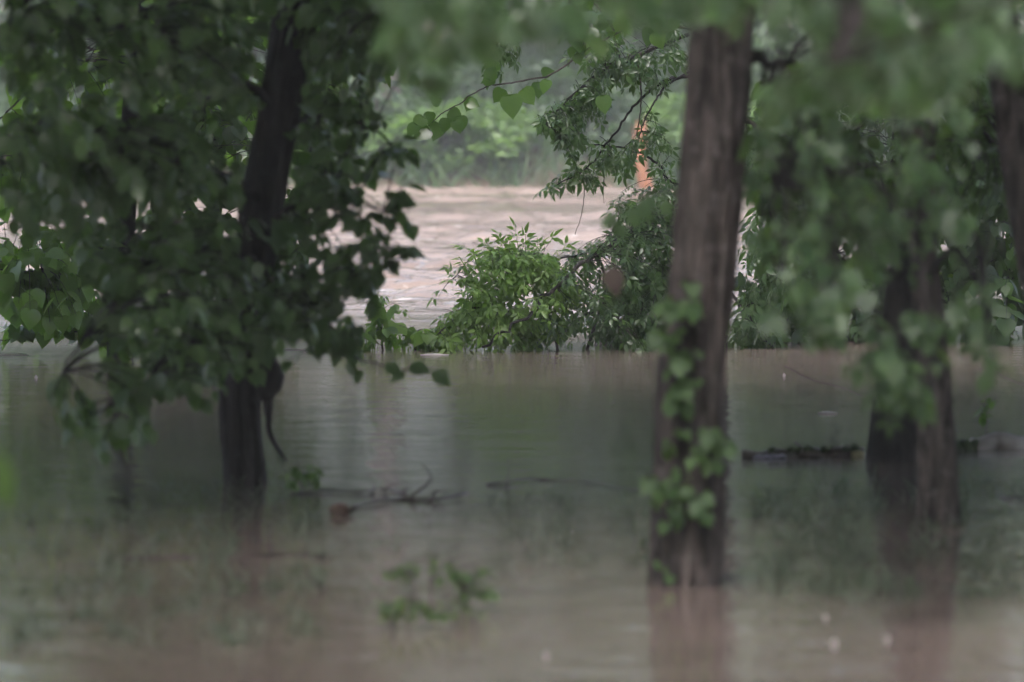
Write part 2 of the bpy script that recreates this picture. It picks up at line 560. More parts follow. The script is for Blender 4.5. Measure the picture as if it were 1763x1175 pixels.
class Plant:
    """a tree, shrub or climber: an Empty at its foot, trunk, branches with leaves on them"""

    def __init__(self, name, base, label, cat, group=None):
        self.base = Vector(base)
        self.root = thing(name, self.base, label, cat, group)
        self.branches = []       # dict(path, mb, mat, leaves)
        self.leafmat = None

    def part(self, name, mb, mat, parent=None, smooth=True):
        return obj(name, mb.mesh(name, M[mat], smooth, self.base), parent or self.root)

    def trunk(self, ctrl, radii, sides=28, n=10, mat='bark', furrow=0.012, rough=0.10, seed=1.0):
        path = smooth_path(ctrl, n)
        rr = np.interp(np.linspace(0, 1, len(path)), np.linspace(0, 1, len(radii)), radii)
        mb = MB()
        mb.tube(path, list(rr), sides, True, rough, seed, furrow)
        self.trunk_obj = self.part('trunk', mb, mat)
        return path

    def branch(self, ctrl, r0, r1, n=7, sides=7, mat='twig'):
        path = smooth_path(ctrl, n)
        # small natural kinks
        for i in range(1, len(path) - 1):
            path[i] = path[i] + Vector((random.gauss(0, 1), random.gauss(0, 1), random.gauss(0, 1))) * r0 * 0.35
        mb = MB()
        mb.tube(path, [r0 + (r1 - r0) * i / (len(path) - 1) for i in range(len(path))], sides, True)
        b = dict(path=path, mb=mb, mat=mat, leaves=[])
        self.branches.append(b)
        return b

    def nearest(self, p, only=None):
        best = None
        for b in (only or self.branches):
            for q in b['path']:
                d = (q - p).length
                if q.z < p.z - 0.15:
                    d *= 1.15
                if best is None or d < best[0]:
                    best = (d, b, q)
        return best

    def spray(self, b, q, tip, shapes, size, count=6, droop=0.6, spread=0.9, last=0.3, tr=0.0025, face=0.0):
        v = tip - q
        L = v.length
        sag = Vector((0, 0, 0.10 * L))
        path = [q + v * t + sag * (4 * t * (1 - t)) for t in (0, 0.2, 0.4, 0.6, 0.8, 1.0)]
        b['mb'].tube(path, [tr * 1.5, tr * 1.35, tr * 1.2, tr, tr * 0.8, tr * 0.5], 4, False)
        hd = (path[-1] - path[-2]).normalized()
        f0 = max(0.0, 1 - last / max(L, 1e-3))
        side = 1
        for i in range(count):
            t = f0 + (1 - f0) * (i + 0.4) / count
            p = path[0].lerp(path[-1], t) + sag * (4 * t * (1 - t))
            side = -side
            s = hd.cross(Vector((0, 0, 1)))
            if s.length < 1e-3:
                s = Vector((1, 0, 0))
            s.normalize()
            d = hd * random.uniform(0.2, 0.7) + s * side * random.uniform(0.4, 1.0) * spread
            d += Vector((0, 0, -1)) * droop * random.uniform(0.3, 1.5)
            d += Vector((random.gauss(0, .25), random.gauss(0, .25), random.gauss(0, .25)))
            if i == count - 1:
                d = hd + Vector((0, 0, -droop))
            hint = Vector((random.gauss(0, .35), random.gauss(0, .35) - face, 1.0))
            b['leaves'].append((random.choice(shapes), leaf_matrix(p, d, size * random.uniform(0.5, 1.3), random.gauss(0, .4), hint)))

    def fill(self, poly, d0, dsd, n, shapes, size, only=None, count=6, droop=0.6, last=0.3, holes=(), tr=0.0025, face=0.0, maxlen=9.0, dbias=None):
        xs = [p[0] for p in poly]
        ys = [p[1] for p in poly]
        k = tries = 0
        while k < n and tries < n * 30:
            tries += 1
            x, y = random.uniform(min(xs), max(xs)), random.uniform(min(ys), max(ys))
            if not in_poly(x, y, poly) or any(in_poly(x, y, h) for h in holes):
                continue
            d = random.gauss(d0, dsd)
            d = min(max(d, d0 - 2.2 * dsd), d0 + 2.2 * dsd)
            tip = W(x, y, d)
            if tip.z < 0.03:
                continue
            dd, b, q = self.nearest(tip, only)
            if dd > maxlen:
                continue
            if dd < 0.08:
                q = q + Vector((random.gauss(0, .06), random.gauss(0, .06), 0.05))
            self.spray(b, q, tip, shapes, size, count, droop, last=min(last, max(dd, 0.12)), tr=tr, face=face)
            k += 1

    def finish(self, leafmat, limit=300, leaf_limit_px=9.0):
        # the leaves that show largest in the picture are single parts, the rest one mass
        cand = []
        for bi, b in enumerate(self.branches):
            for li, (s, m) in enumerate(b['leaves']):
                px, py, d = project(m.translation)
                size = m.col[1].xyz.length / d * F
                inside = -30 < px < 1793 and -30 < py < 1205
                cand.append(((size if inside else 0.0) - 0.02 * d, bi, li, inside and size >= leaf_limit_px))
        cand.sort(reverse=True)
        single = set((bi, li) for (_, bi, li, ok) in cand[:limit] if ok)
        rest = {}
        for bi, b in enumerate(self.branches):
            bo = self.part('branch', b['mb'], b['mat'])
            for li, (s, m) in enumerate(b['leaves']):
                if (bi, li) in single:
                    o = bpy.data.objects.new('leaf', shared_leaf(s, leafmat))
                    col.objects.link(o)
                    o.parent = bo
                    mm = m.copy()
                    mm.translation = mm.translation - self.base
                    o.matrix_local = mm
                else:
                    rest.setdefault(s, []).append(m)
        if rest:
            me = joined_leaves('foliage', rest, leafmat, self.base)
            tag(obj('foliage', me, self.root), kind='stuff')
        return self.root


# crowns above the picture: unseen canopy placed to shade the flooded wood
def crown_mesh(name, rx, rz, n, mat, size, seed, shape='simple'):
    r = np.random.default_rng(seed)
    ms = []
    nclump = 70
    cl = r.normal(size=(nclump, 3))
    cl /= np.linalg.norm(cl, axis=1)[:, None]
    cl *= (r.uniform(0.25, 1.0, size=(nclump, 1)) ** 0.5)
    per = n // nclump
    for c in cl:
        cr = r.uniform(0.12, 0.22)
        pts = c[None, :] + r.normal(size=(per, 3)) * cr * 0.6
        for p in pts:
            pos = Vector((p[0] * rx, p[1] * rx, p[2] * rz))
            d = Vector((r.normal(), r.normal(), -0.5 + r.normal() * 0.4))
            ms.append(leaf_matrix(pos, d, size * r.uniform(0.7, 1.25), r.normal() * 0.5))
    return joined_leaves(name, {shape: ms}, mat, (0, 0, 0))


CROWNS = [crown_mesh('crown', 4.2, 3.4, 7000, 'leaf_mid', 0.29, 1), crown_mesh('crown', 4.2, 3.4, 7000, 'leaf_mid', 0.29, 2)]
FAR_CROWNS = [crown_mesh('crown', 4.5, 4.5, 7000, 'leaf_far', 0.32, 3), crown_mesh('crown', 4.5, 4.5, 7000, 'leaf_far', 0.32, 4)]
_ci = [0]


def add_crown(root, base, centre, s=1.0, meshes=CROWNS):
    o = obj('crown', meshes[_ci[0] % len(meshes)], root)
    o.location = Vector(centre) - Vector(base)
    o.rotation_euler = (0, 0, random.uniform(0, 6.28))
    o.scale = (s, s, s)
    _ci[0] += 1
    return o


# ================================================================== THE SETTING
def bank_height(x, y):
    wob = 1.2 * math.sin(x * 0.11) + 0.8 * math.sin(x * 0.31 + 1.0) + 0.3 * math.sin(x * 1.1)
    if y > 60:
        t = y - (97.0 + wob)
        h = -1.6 if t < -6 else (-1.6 + (t + 6) * 0.27 if t < 0 else 0.02 + 1.9 * (1 - math.exp(-t / 4.5)) + 0.02 * t)
        return h + 0.10 * mnoise.noise(Vector((x * .6, y * .6, 0)))
    t = 10.5 + wob * 0.4 - y
    h = -0.9 if t < -5 else (-0.9 + (t + 5) * 0.17 if t < 0 else -0.05 + 0.3 * (1 - math.exp(-t / 3)))
    return h + 0.05 * mnoise.noise(Vector((x * .7, y * .7, 3)))


xs = list(np.concatenate([np.linspace(-400, -40, 10), np.linspace(-36, 36, 73), np.linspace(40, 400, 10)]))
ys = list(np.concatenate([np.linspace(-200, -10, 8), np.linspace(-6, 20, 27), np.linspace(24, 84, 13), np.linspace(86, 130, 67), np.linspace(140, 700, 12)]))
gv = [(x, y, bank_height(x, y)) for y in ys for x in xs]
nx = len(xs)
gf = [(j * nx + i, j * nx + i + 1, (j + 1) * nx + i + 1, (j + 1) * nx + i) for j in range(len(ys) - 1) for i in range(nx - 1)]
me = bpy.data.meshes.new('ground')
me.from_pydata(gv, [], gf)
me.materials.append(M['mud'])
me.polygons.foreach_set('use_smooth', [True] * len(me.polygons))
tag(obj('ground', me), kind='structure')

# water: slack among the trees, real waves where the current runs
wx = np.concatenate([[-400, -150, -60, -30, -18], np.linspace(-12, 12, 221), [18, 30, 60, 150, 400]])
wy = np.concatenate([[-3, 5, 12, 20, 28], np.linspace(34, 100, 1000), [106, 118]])
GX, GY = np.meshgrid(wx, wy)
wr = np.random.default_rng(5)
Z = np.zeros_like(GX)
for i in range(90):
    lam = 0.26 * (0.95 / 0.26) ** wr.random()
    th = wr.normal() * 0.45 + math.pi / 2
    k = 2 * math.pi / lam
    Z += 0.0062 * lam ** 0.9 * np.sin(k * (GX * math.cos(th) * 0.8 + GY * math.sin(th)) + wr.random() * 6.28)
patch = np.zeros_like(GX)
for i in range(14):
    k = 2 * math.pi / (3.0 + 9.0 * wr.random())
    th = wr.random() * 6.28
    patch += np.sin(k * (GX * math.cos(th) * 0.5 + GY * math.sin(th)) + wr.random() * 6.28)
patch = np.clip(0.75 + 0.22 * patch, 0.15, 1.7)
ed = np.clip((GY + 1.2 * np.sin(GX * 0.9) - 40.0) / 9.0, 0, 1)
Z *= patch * ed * ed * (3 - 2 * ed) * (np.abs(GX) < 14)
me = bpy.data.meshes.new('water')
nwx, nwy = len(wx), len(wy)
me.from_pydata(np.stack([GX, GY, Z], -1).reshape(-1, 3).tolist(), [],
               [(j * nwx + i, j * nwx + i + 1, (j + 1) * nwx + i + 1, (j + 1) * nwx + i) for j in range(nwy - 1) for i in range(nwx - 1)])
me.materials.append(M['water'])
me.polygons.foreach_set('use_smooth', [True] * len(me.polygons))
tag(obj('water', me), kind='structure')

# ------------------------------------------------------------------ far bank: grass, shrubs, trees
FARY = 97.0


def far_pt(px, y):
    """a point of the far bank's ground seen in column px"""
    x = (px - CX) / F * y
    return Vector((x, y, bank_height(x, y)))


gm = []
for i in range(9000):
    y = FARY + random.uniform(-0.6, 13)
    x = random.uniform(-16, 16)
    # clumps
    if mnoise.noise(Vector((x * 0.55, y * 0.4, 5))) < -0.32 + random.gauss(0, .15):
        continue
    z = bank_height(x, y)
    if z < -0.12:
        continue
    for k in range(3):
        a = random.uniform(0, 6.28)
        d = Vector((math.cos(a) * .5, math.sin(a) * .5, random.uniform(0.5, 1.3)))
        gm.append(leaf_matrix(Vector((x + random.gauss(0, .08), y + random.gauss(0, .08), z - 0.03)), d, random.uniform(0.45, 1.15), random.gauss(0, .5)))
me = joined_leaves('bank_grass', {'grass': gm}, 'grass_far', (0, 0, 0))
tag(obj('bank_grass', me), 'pale green long grass drooping along the far bank', 'grass', kind='stuff')


def bush(name, label, base, rx, rz, n, mat, size, shape, cat='shrub', group=None, stems=6, lift=0.9):
    root = thing(name, base, label, cat, group)
    mb = MB()
    ms = []
    for s in range(stems):
        a = random.uniform(0, 6.28)
        top = Vector((math.cos(a) * rx * random.uniform(.3, .8), math.sin(a) * rx * random.uniform(.3, .8), rz * random.uniform(1.1, 1.8)))
        path = smooth_path([(0, 0, -0.15), (top.x * .3, top.y * .3, top.z * .5), tuple(top)], 5)
        mb.tube(path, list(np.linspace(0.025, 0.006, len(path))), 5)
    obj('stem', mb.mesh('stem', M['twig']), root)
    nc = 26
    for c in range(nc):
        v = Vector((random.gauss(0, 1), random.gauss(0, 1), random.gauss(0, 1))).normalized() * random.uniform(0.35, 1) ** 0.5
        cc = Vector((v.x * rx, v.y * rx, rz * lift + v.z * rz))
        for k in range(n // nc):
            p = cc + Vector((random.gauss(0, .2) * rx, random.gauss(0, .2) * rx, random.gauss(0, .17) * rz))
            if p.z < 0.02:
                p.z = random.uniform(0.02, 0.3)
            d = Vector((p.x + random.gauss(0, .5), p.y + random.gauss(0, .5), random.gauss(-0.2, .5)))
            ms.append(leaf_matrix(p, d, size * random.uniform(0.7, 1.3), random.gauss(0, .5)))
    me = joined_leaves('foliage', {shape: ms}, mat, (0, 0, 0))
    tag(obj('foliage', me, root), kind='stuff')
    return root


g = 'shrubs on the far bank'
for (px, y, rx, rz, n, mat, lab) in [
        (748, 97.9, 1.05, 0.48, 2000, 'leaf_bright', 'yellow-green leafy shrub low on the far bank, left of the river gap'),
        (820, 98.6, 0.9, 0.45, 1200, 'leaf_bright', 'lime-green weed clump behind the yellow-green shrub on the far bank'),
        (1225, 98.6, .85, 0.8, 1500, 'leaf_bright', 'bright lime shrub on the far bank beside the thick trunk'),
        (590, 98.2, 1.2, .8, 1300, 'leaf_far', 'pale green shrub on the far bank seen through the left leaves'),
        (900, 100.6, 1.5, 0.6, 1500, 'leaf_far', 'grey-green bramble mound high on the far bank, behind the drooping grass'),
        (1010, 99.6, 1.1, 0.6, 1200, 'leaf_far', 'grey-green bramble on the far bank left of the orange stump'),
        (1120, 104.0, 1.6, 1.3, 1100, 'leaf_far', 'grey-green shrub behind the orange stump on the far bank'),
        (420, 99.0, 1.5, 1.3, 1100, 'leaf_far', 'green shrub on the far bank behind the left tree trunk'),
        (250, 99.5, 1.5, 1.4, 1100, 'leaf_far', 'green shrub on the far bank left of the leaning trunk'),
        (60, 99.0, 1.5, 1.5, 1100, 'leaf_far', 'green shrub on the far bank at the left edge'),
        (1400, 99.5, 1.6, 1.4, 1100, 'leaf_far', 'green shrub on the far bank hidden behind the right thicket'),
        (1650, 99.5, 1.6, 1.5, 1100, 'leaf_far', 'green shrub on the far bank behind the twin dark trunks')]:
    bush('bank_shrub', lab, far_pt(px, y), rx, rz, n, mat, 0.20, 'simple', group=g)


def far_tree(px, y, r, h, mat, label, lean=0.0, low=None):
    y = y + (6.0 if y > 100 else 0.0)
    low = low - 2.0 if y > 100 else low
    b = far_pt(px, y)
    p = Plant('bank_tree', b - Vector((0, 0, .1)), label, 'tree', 'trees on the far bank')
    top = b + Vector((lean * h, 0, h))
    path = p.trunk([b - Vector((0, 0, .3)), b + Vector((lean * h * .2, 0, h * .3)), b + Vector((lean * h * .55, .2, h * .65)), top],
                   [r * 1.25, r, r * .8, r * .4], sides=14, n=8, mat=mat, furrow=0.01, seed=px * .1)
    for k in range(3):
        q = path[int(len(path) * (0.55 + 0.13 * k))]
        a = random.uniform(0, 6.28)
        p.branch([q, q + Vector((math.cos(a) * 1.2, math.sin(a) * 1.2, .8)), q + Vector((math.cos(a) * 2.6, math.sin(a) * 2.6, 2.0))], r * .4, r * .12, mat=mat)
    p.finish('leaf_far')
    add_crown(p.root, p.base, b + Vector((lean * h, 0, low if low else h * 0.78)), random.uniform(0.8, 1.05), FAR_CROWNS)
    return p


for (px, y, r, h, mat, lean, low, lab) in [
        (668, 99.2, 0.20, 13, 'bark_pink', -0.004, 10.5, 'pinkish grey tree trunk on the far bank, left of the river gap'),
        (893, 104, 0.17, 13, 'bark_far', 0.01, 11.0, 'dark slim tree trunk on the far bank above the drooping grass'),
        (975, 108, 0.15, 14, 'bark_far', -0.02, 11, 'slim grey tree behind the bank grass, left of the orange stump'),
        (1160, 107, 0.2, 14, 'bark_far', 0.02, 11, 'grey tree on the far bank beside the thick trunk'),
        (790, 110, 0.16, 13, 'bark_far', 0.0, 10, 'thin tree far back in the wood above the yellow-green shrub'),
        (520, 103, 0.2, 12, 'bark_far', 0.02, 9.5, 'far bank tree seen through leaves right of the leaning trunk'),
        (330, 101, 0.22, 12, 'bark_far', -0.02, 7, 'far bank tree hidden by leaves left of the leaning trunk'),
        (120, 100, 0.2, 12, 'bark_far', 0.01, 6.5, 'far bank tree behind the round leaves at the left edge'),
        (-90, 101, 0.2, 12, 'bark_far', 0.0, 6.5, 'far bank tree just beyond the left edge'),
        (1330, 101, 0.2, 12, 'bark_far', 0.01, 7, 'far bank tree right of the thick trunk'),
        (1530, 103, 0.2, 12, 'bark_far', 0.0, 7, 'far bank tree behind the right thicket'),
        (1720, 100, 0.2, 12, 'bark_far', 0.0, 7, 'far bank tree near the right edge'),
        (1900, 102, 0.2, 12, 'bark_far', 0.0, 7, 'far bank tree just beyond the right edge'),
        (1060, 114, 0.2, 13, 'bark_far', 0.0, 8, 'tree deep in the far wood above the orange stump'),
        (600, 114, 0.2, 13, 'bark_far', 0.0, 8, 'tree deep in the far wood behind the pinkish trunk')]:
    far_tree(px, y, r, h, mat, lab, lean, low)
# the wood carries on beyond: too far and dark to tell trees apart
wm = []
for i in range(16000):
    x = random.uniform(-45, 45)
    y = random.uniform(113, 124)
    wm.append(leaf_matrix(Vector((x, y, 1.8 + random.uniform(0, 13))), Vector((random.gauss(0, 1), random.gauss(0, 1), -.5)), random.uniform(.4, .8), random.gauss(0, .6)))
me = joined_leaves('far_wood', {'simple': wm}, 'leaf_far', (0, 0, 0))
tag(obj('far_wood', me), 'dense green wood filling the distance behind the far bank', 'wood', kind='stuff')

# splintered orange stump on the far bank
sb = far_pt(1104, 97.3)
st = Plant('splintered_stump', sb, 'splintered orange wood stump standing on the far bank behind drooping leaves', 'stump')
mb = MB()
pp = smooth_path([sb + Vector((.08, 0, -.25)), sb + Vector((0.10, 0, .25)), sb + Vector((-.02, 0, .75)), sb + Vector((0.02, 0, 1.3))], 6)
mb.tube(pp, list(np.linspace(0.15, 0.09, len(pp))), 12, True, 0.35, 4.0, 0.02)
st.part('trunk', mb, 'wood_orange')
for (dx, dz, h, r) in [(-.05, 1.15, .28, .045), (.05, 1.1, .42, .04), (0.0, 1.18, .16, .05), (-0.10, .8, .55, .03)]:
    mb = MB()
    q = sb + Vector((dx, -.02, dz))
    mb.tube([q - Vector((0, 0, .12)), q + Vector((dx * .2, 0, h * .5)), q + Vector((dx * .5, 0, h))], [r, r * .7, r * .12], 6)
    st.part('splinter', mb, 'wood_orange')
mb = MB()
mb.tube([sb + Vector((.1, -.05, .2)), sb + Vector((.35, -.1, .1)), sb + Vector((.55, -.15, -.05))], [.07, .06, .03], 8)
st.part('root', mb, 'wood_orange')

# ================================================================== DROWNED TREES
# --- leaning tree at left with the burl
D1 = depth_at_water(830)
T1 = Plant('leaning_tree', on_water(422, 830), 'dark leaning trunk at left with a burl, rising from the water', 'tree')
t1 = T1.trunk([W(432, 905, D1), W(424, 840, D1), W(414, 740, D1), W(414, 650, D1), W(428, 540, D1), W(448, 400, D1), W(466, 280, D1), W(488, 150, D1), W(508, 30, D1),
               W(545, -200, D1 + .1), W(600, -700, D1 + .3), W(640, -1400, D1 + .2), W(630, -2300, D1)],
              [.112, .10, .098, .098, .099, .10, .10, .10, .10, .098, .09, .075, .045], sides=48, n=18, mat='bark_dark', furrow=0.020, rough=.16, seed=2.0)
mb = MB()
c = W(450, 650, D1 - .05)
path = [c + Vector((0.0, 0, .10)), c + Vector((.012, -.01, .07)), c + Vector((.02, -.015, .035)), c + Vector((.026, -.02, 0)), c + Vector((.022, -.018, -.04)), c + Vector((.01, -.01, -.075)), c + Vector((0.0, 0, -.10))]
mb.tube(path, [.015, .055, .072, .078, .070, .045, .012], 16, True, .22, 5.0, .006)
T1.part('burl', mb, 'bark_dark')
mb = MB()
mb.tube(smooth_path([W(466, 672, D1 - .07), W(464, 715, D1 - .1), W(463, 742, D1 - .1), W(478, 772, D1 - .11), W(494, 794, D1 - .11)], 5), list(np.linspace(.017, .006, 21)), 7, True, .2, 3)
mb.tube(smooth_path([W(457, 680, D1 - .07), W(456, 705, D1 - .1), W(461, 728, D1 - .1)], 4), list(np.linspace(.012, .004, 9)), 6)
T1.part('dead_root', mb, 'bark_dark')

r = 0.020
b1 = T1.branch([W(480, 190, D1), W(400, 120, D1 - .4), W(300, 70, D1 - .8), W(170, 40, D1 - 1.1), W(20, 30, D1 - 1.3)], r, .006, mat='bark_dark')
b2 = T1.branch([W(455, 350, D1), W(380, 300, D1 - .5), W(270, 270, D1 - .9), W(120, 260, D1 - 1.2), W(0, 280, D1 - 1.3)], r, .006, mat='bark_dark')
b3 = T1.branch([W(440, 450, D1), W(370, 430, D1 - .6), W(290, 440, D1 - 1.0), W(190, 520, D1 - 1.3), W(110, 640, D1 - 1.5)], r * .9, .005, mat='bark_dark')
b4 = T1.branch([W(425, 560, D1), W(360, 560, D1 - .5), W(290, 610, D1 - 1.0), W(230, 690, D1 - 1.2)], r * .7, .005, mat='bark_dark')
b5 = T1.branch([W(450, 380, D1), W(520, 350, D1 - .3), W(600, 340, D1 - .5), W(670, 370, D1 - .6)], r * .7, .004, mat='bark_dark')
b6 = T1.branch([W(475, 220, D1), W(540, 200, D1 + .2), W(620, 210, D1 + .3), W(690, 260, D1 + .3)], r * .8, .004, mat='bark_dark')
b7 = T1.branch([W(432, 500, D1), W(500, 500, D1 - .4), W(550, 540, D1 - .6), W(600, 600, D1 - .7)], r * .6, .004, mat='bark_dark')
b8 = T1.branch([W(505, 60, D1), W(590, 10, D1 - .4), W(680, 20, D1 - .6)], r * .8, .005, mat='bark_dark')
b9 = T1.branch([W(590, 470, D1 - .6), W(640, 470, D1 - .7), W(700, 440, D1 - .8)], r * .4, .003, mat='bark_dark')
S = ['ovate', 'ovate', 'heart']
A = 0.078
TH = [[(452, 40), (535, 40), (505, 300), (488, 470), (405, 470), (425, 300)], [(372, 690), (470, 690), (470, 840), (372, 840)]]
T1.fill([(0, -20), (470, -20), (440, 300), (300, 330), (0, 330)], 23.9, .9, 250, S, A, [b1, b2], count=6, droop=.8, face=.3, holes=TH)
T1.fill([(150, 300), (440, 300), (420, 600), (230, 620), (190, 480), (20, 400), (20, 330)], 24.0, .8, 190, S, A, [b2, b3, b4], count=6, droop=.9, face=.3, holes=TH)
T1.fill([(230, 560), (560, 560), (570, 610), (470, 640), (370, 690), (270, 700), (170, 650)], 24.0, .5, 68, S, A, [b3, b4, b7], count=5, droop=1.0, face=.3, holes=TH)
T1.fill([(80, 690), (250, 690), (270, 760), (180, 800), (90, 745)], 23.6, .3, 20, S, A * 1.0, [b3, b4], count=4, droop=1.0, last=.18, face=.3, holes=TH)
T1.fill([(420, 330), (560, 330), (570, 580), (420, 600)], 24.6, .5, 84, S, A, [b5, b7, b3], count=5, droop=.8, face=.3, holes=TH)
T1.fill([(560, 370), (700, 350), (735, 425), (700, 470), (570, 500), (550, 430)], 24.3, .3, 30, S, A, [b5, b9], count=5, droop=.8, last=.22, face=.3, holes=TH)
T1.fill([(540, 480), (640, 490), (650, 560), (590, 620), (550, 600)], 24.3, .3, 20, S, A, [b7, b9], count=4, droop=.8, last=.2, face=.3, holes=TH)
T1.fill([(510, 60), (660, 120), (720, 290), (700, 330), (600, 340), (510, 330)], 25.0, .5, 70, S, A, [b6, b5, b8], count=5, droop=.8, face=.3, holes=TH + [[(636, 150), (690, 140), (686, 320), (640, 320)]])
T1.fill([(440, -30), (740, -30), (740, 130), (520, 160)], 24.6, .7, 90, S, A, [b8, b6], count=5, droop=.8, face=.3, holes=TH)
# single low sprig over the water
b10 = T1.branch([W(560, 590, D1 - .6), W(610, 615, D1 - .8), W(670, 632, D1 - .9), W(735, 640, D1 - .9)], .006, .002)
for (x, y, s, dx, dz) in [(600, 620, .07, .3, -.9), (622, 634, .07, -.3, -.8), (660, 628, .085, .6, -.25), (700, 632, .10, .9, -.1), (742, 636, .105, .7, -.5), (700, 640, .08, -.7, -.4)]:
    b10['leaves'].append(('ovate', leaf_matrix(W(x, y, D1 - .9), Vector((dx, -.35, dz)), s, 0.2, Vector((0, -.8, .8)))))
T1.finish('leaf_mid')
add_crown(T1.root, T1.base, (t1[-1].x, t1[-1].y, 7.6), 1.0)

# --- thick trunk right of the centre, with the climber on it
D2 = depth_at_water(1006)
T2 = Plant('thick_tree', on_water(1180, 1006), 'thick furrowed trunk right of centre, its foot in the water', 'tree')
t2 = T2.trunk([W(1178, 1090, D2), W(1180, 1006, D2), W(1184, 900, D2), W(1188, 780, D2), W(1193, 650, D2), W(1208, 520, D2), W(1216, 400, D2), W(1223, 300, D2), W(1236, 150, D2), W(1243, 20, D2),
               W(1256, -300, D2), W(1270, -900, D2), W(1250, -1800, D2), W(1230, -3200, D2)],
              [.136, .128, .124, .122, .122, .118, .116, .115, .115, .114, .110, .105, .085, .05], sides=72, n=26, mat='bark', furrow=0.028, rough=.14, seed=7.0)
bs = T2.branch([W(1270, 100, D2), W(1300, 96, D2 + .15), W(1330, 112, D2 + .3), W(1370, 108, D2 + .4)], .022, .010, mat='bark_dark')
bd = T2.branch([W(1175, 330, D2 - .05), W(1120, 335, D2 - .2), W(1075, 350, D2 - .3), W(1050, 400, D2 - .35), W(1052, 455, D2 - .35)], .004, .0015)
for (x, y, sz, dx, dz) in [(1085, 352, .085, .3, -.9), (1065, 365, .08, -.6, -.6), (1100, 340, .085, .4, -.8), (1060, 380, .07, .4, -.8), (1120, 332, .08, -.2, -.9), (1140, 340, .07, .3, -1)]:
    bd['leaves'].append(('ovate', leaf_matrix(W(x, y, D2 - .3), Vector((dx, -.2, dz)), sz, .3, Vector((.1, -.8, .5)))))
T2.finish('leaf_ivy')
dl = obj('dead_leaf', shared_leaf('ovate', 'dead_leaf'), T2.root)
mm = leaf_matrix(W(1052, 452, D2 - .35), Vector((.15, -.1, -1)), .11, .6, Vector((.2, -1, .2)))
mm.translation = mm.translation - T2.base
dl.matrix_local = mm
dl['label'] = 'withered pinkish brown leaf hanging beside the trunk'
add_crown(T2.root, T2.base, (t2[-1].x, t2[-1].y, 7.8), 1.05)

IV = Plant('climbing_ivy', on_water(1150, 1000), 'bright green climber on the front of the thick trunk', 'ivy')
v1 = IV.branch([W(1150, 1003, D2 - .125), W(1146, 880, D2 - .14), W(1160, 760, D2 - .14), W(1172, 640, D2 - .14), W(1180, 520, D2 - .13), W(1190, 460, D2 - .13)], .006, .003)
v2 = IV.branch([W(1205, 880, D2 - .13), W(1215, 790, D2 - .14), W(1225, 720, D2 - .14), W(1240, 660, D2 - .12)], .005, .003)
S3 = ['maple', 'ovate', 'heart']
for (poly, n, br) in [([(1130, 480), (1210, 480), (1220, 620), (1150, 640), (1120, 590)], 14, v1), ([(1140, 640), (1210, 640), (1200, 760), (1140, 760)], 7, v1),
                      ([(1120, 760), (1190, 740), (1180, 860), (1125, 850)], 8, v1), ([(1135, 850), (1180, 850), (1170, 910), (1140, 910)], 4, v1),
                      ([(1190, 720), (1270, 720), (1290, 770), (1250, 800), (1190, 790)], 9, v2), ([(1190, 850), (1225, 850), (1225, 890), (1195, 890)], 3, v2), ([(1140, 990), (1180, 990), (1180, 1000), (1150, 1000)], 1, v1)]:
    IV.fill(poly, D2 - .22, .05, n, S3, .055, [br], count=4, droop=.9, last=.14, tr=.0018, face=.5)
IV.finish('leaf_ivy')

# --- the two dark trunks at right
D3 = depth_at_water(792)
T3 = Plant('dark_tree', on_water(1535, 792), 'black trunk standing behind the slimmer one at right, beside the floating logs', 'tree')
t3 = T3.trunk([W(1530, 850, D3), W(1534, 792, D3), W(1540, 720, D3), W(1552, 600, D3), W(1562, 480, D3), W(1572, 380, D3), W(1585, 200, D3), W(1600, 0, D3), W(1640, -500, D3), W(1680, -1400, D3), W(1660, -2400, D3)],
              [.128, .12, .112, .098, .088, .085, .082, .08, .075, .06, .04], sides=40, n=16, mat='bark_black', furrow=.012, seed=12.)
D4 = depth_at_water(902)
T4 = Plant('slim_tree', on_water(1613, 902), 'slimmer dark trunk at right in front of the black one', 'tree')
t4 = T4.trunk([W(1618, 975, D4), W(1615, 902, D4), W(1612, 800, D4), W(1607, 680, D4), W(1600, 560, D4), W(1592, 440, D4), W(1586, 300, D4), W(1590, 100, D4), W(1600, -200, D4), W(1560, -900, D4), W(1500, -2200, D4)],
              [.098, .088, .084, .080, .066, .060, .058, .055, .052, .045, .03], sides=40, n=16, mat='bark', furrow=.016, seed=16.)
D5 = 22.5
b5x = W(1856, 880, D5)
T5 = Plant('edge_tree', Vector((b5x.x, b5x.y, 0)), 'leaning brown trunk cut off by the right edge', 'tree')
t5 = T5.trunk([W(1870, 960, D5), W(1840, 800, D5), W(1812, 600, D5), W(1786, 450, D5), W(1762, 320, D5), W(1742, 200, D5), W(1728, 80, D5), W(1712, -80, D5), W(1680, -500, D5), W(1650, -1400, D5), W(1640, -2400, D5)],
              [.10, .095, .088, .082, .078, .075, .073, .072, .068, .055, .035], sides=26, mat='bark', furrow=.010, seed=21.)
T5.branch([W(1740, 190, D5), W(1790, 90, D5 - .2), W(1850, 10, D5 - .3)], .02, .01, mat='bark_dark')
T5.finish('leaf_mid')
add_crown(T5.root, T5.base, (t5[-1].x + 1.5, t5[-1].y, 7.4), .95)

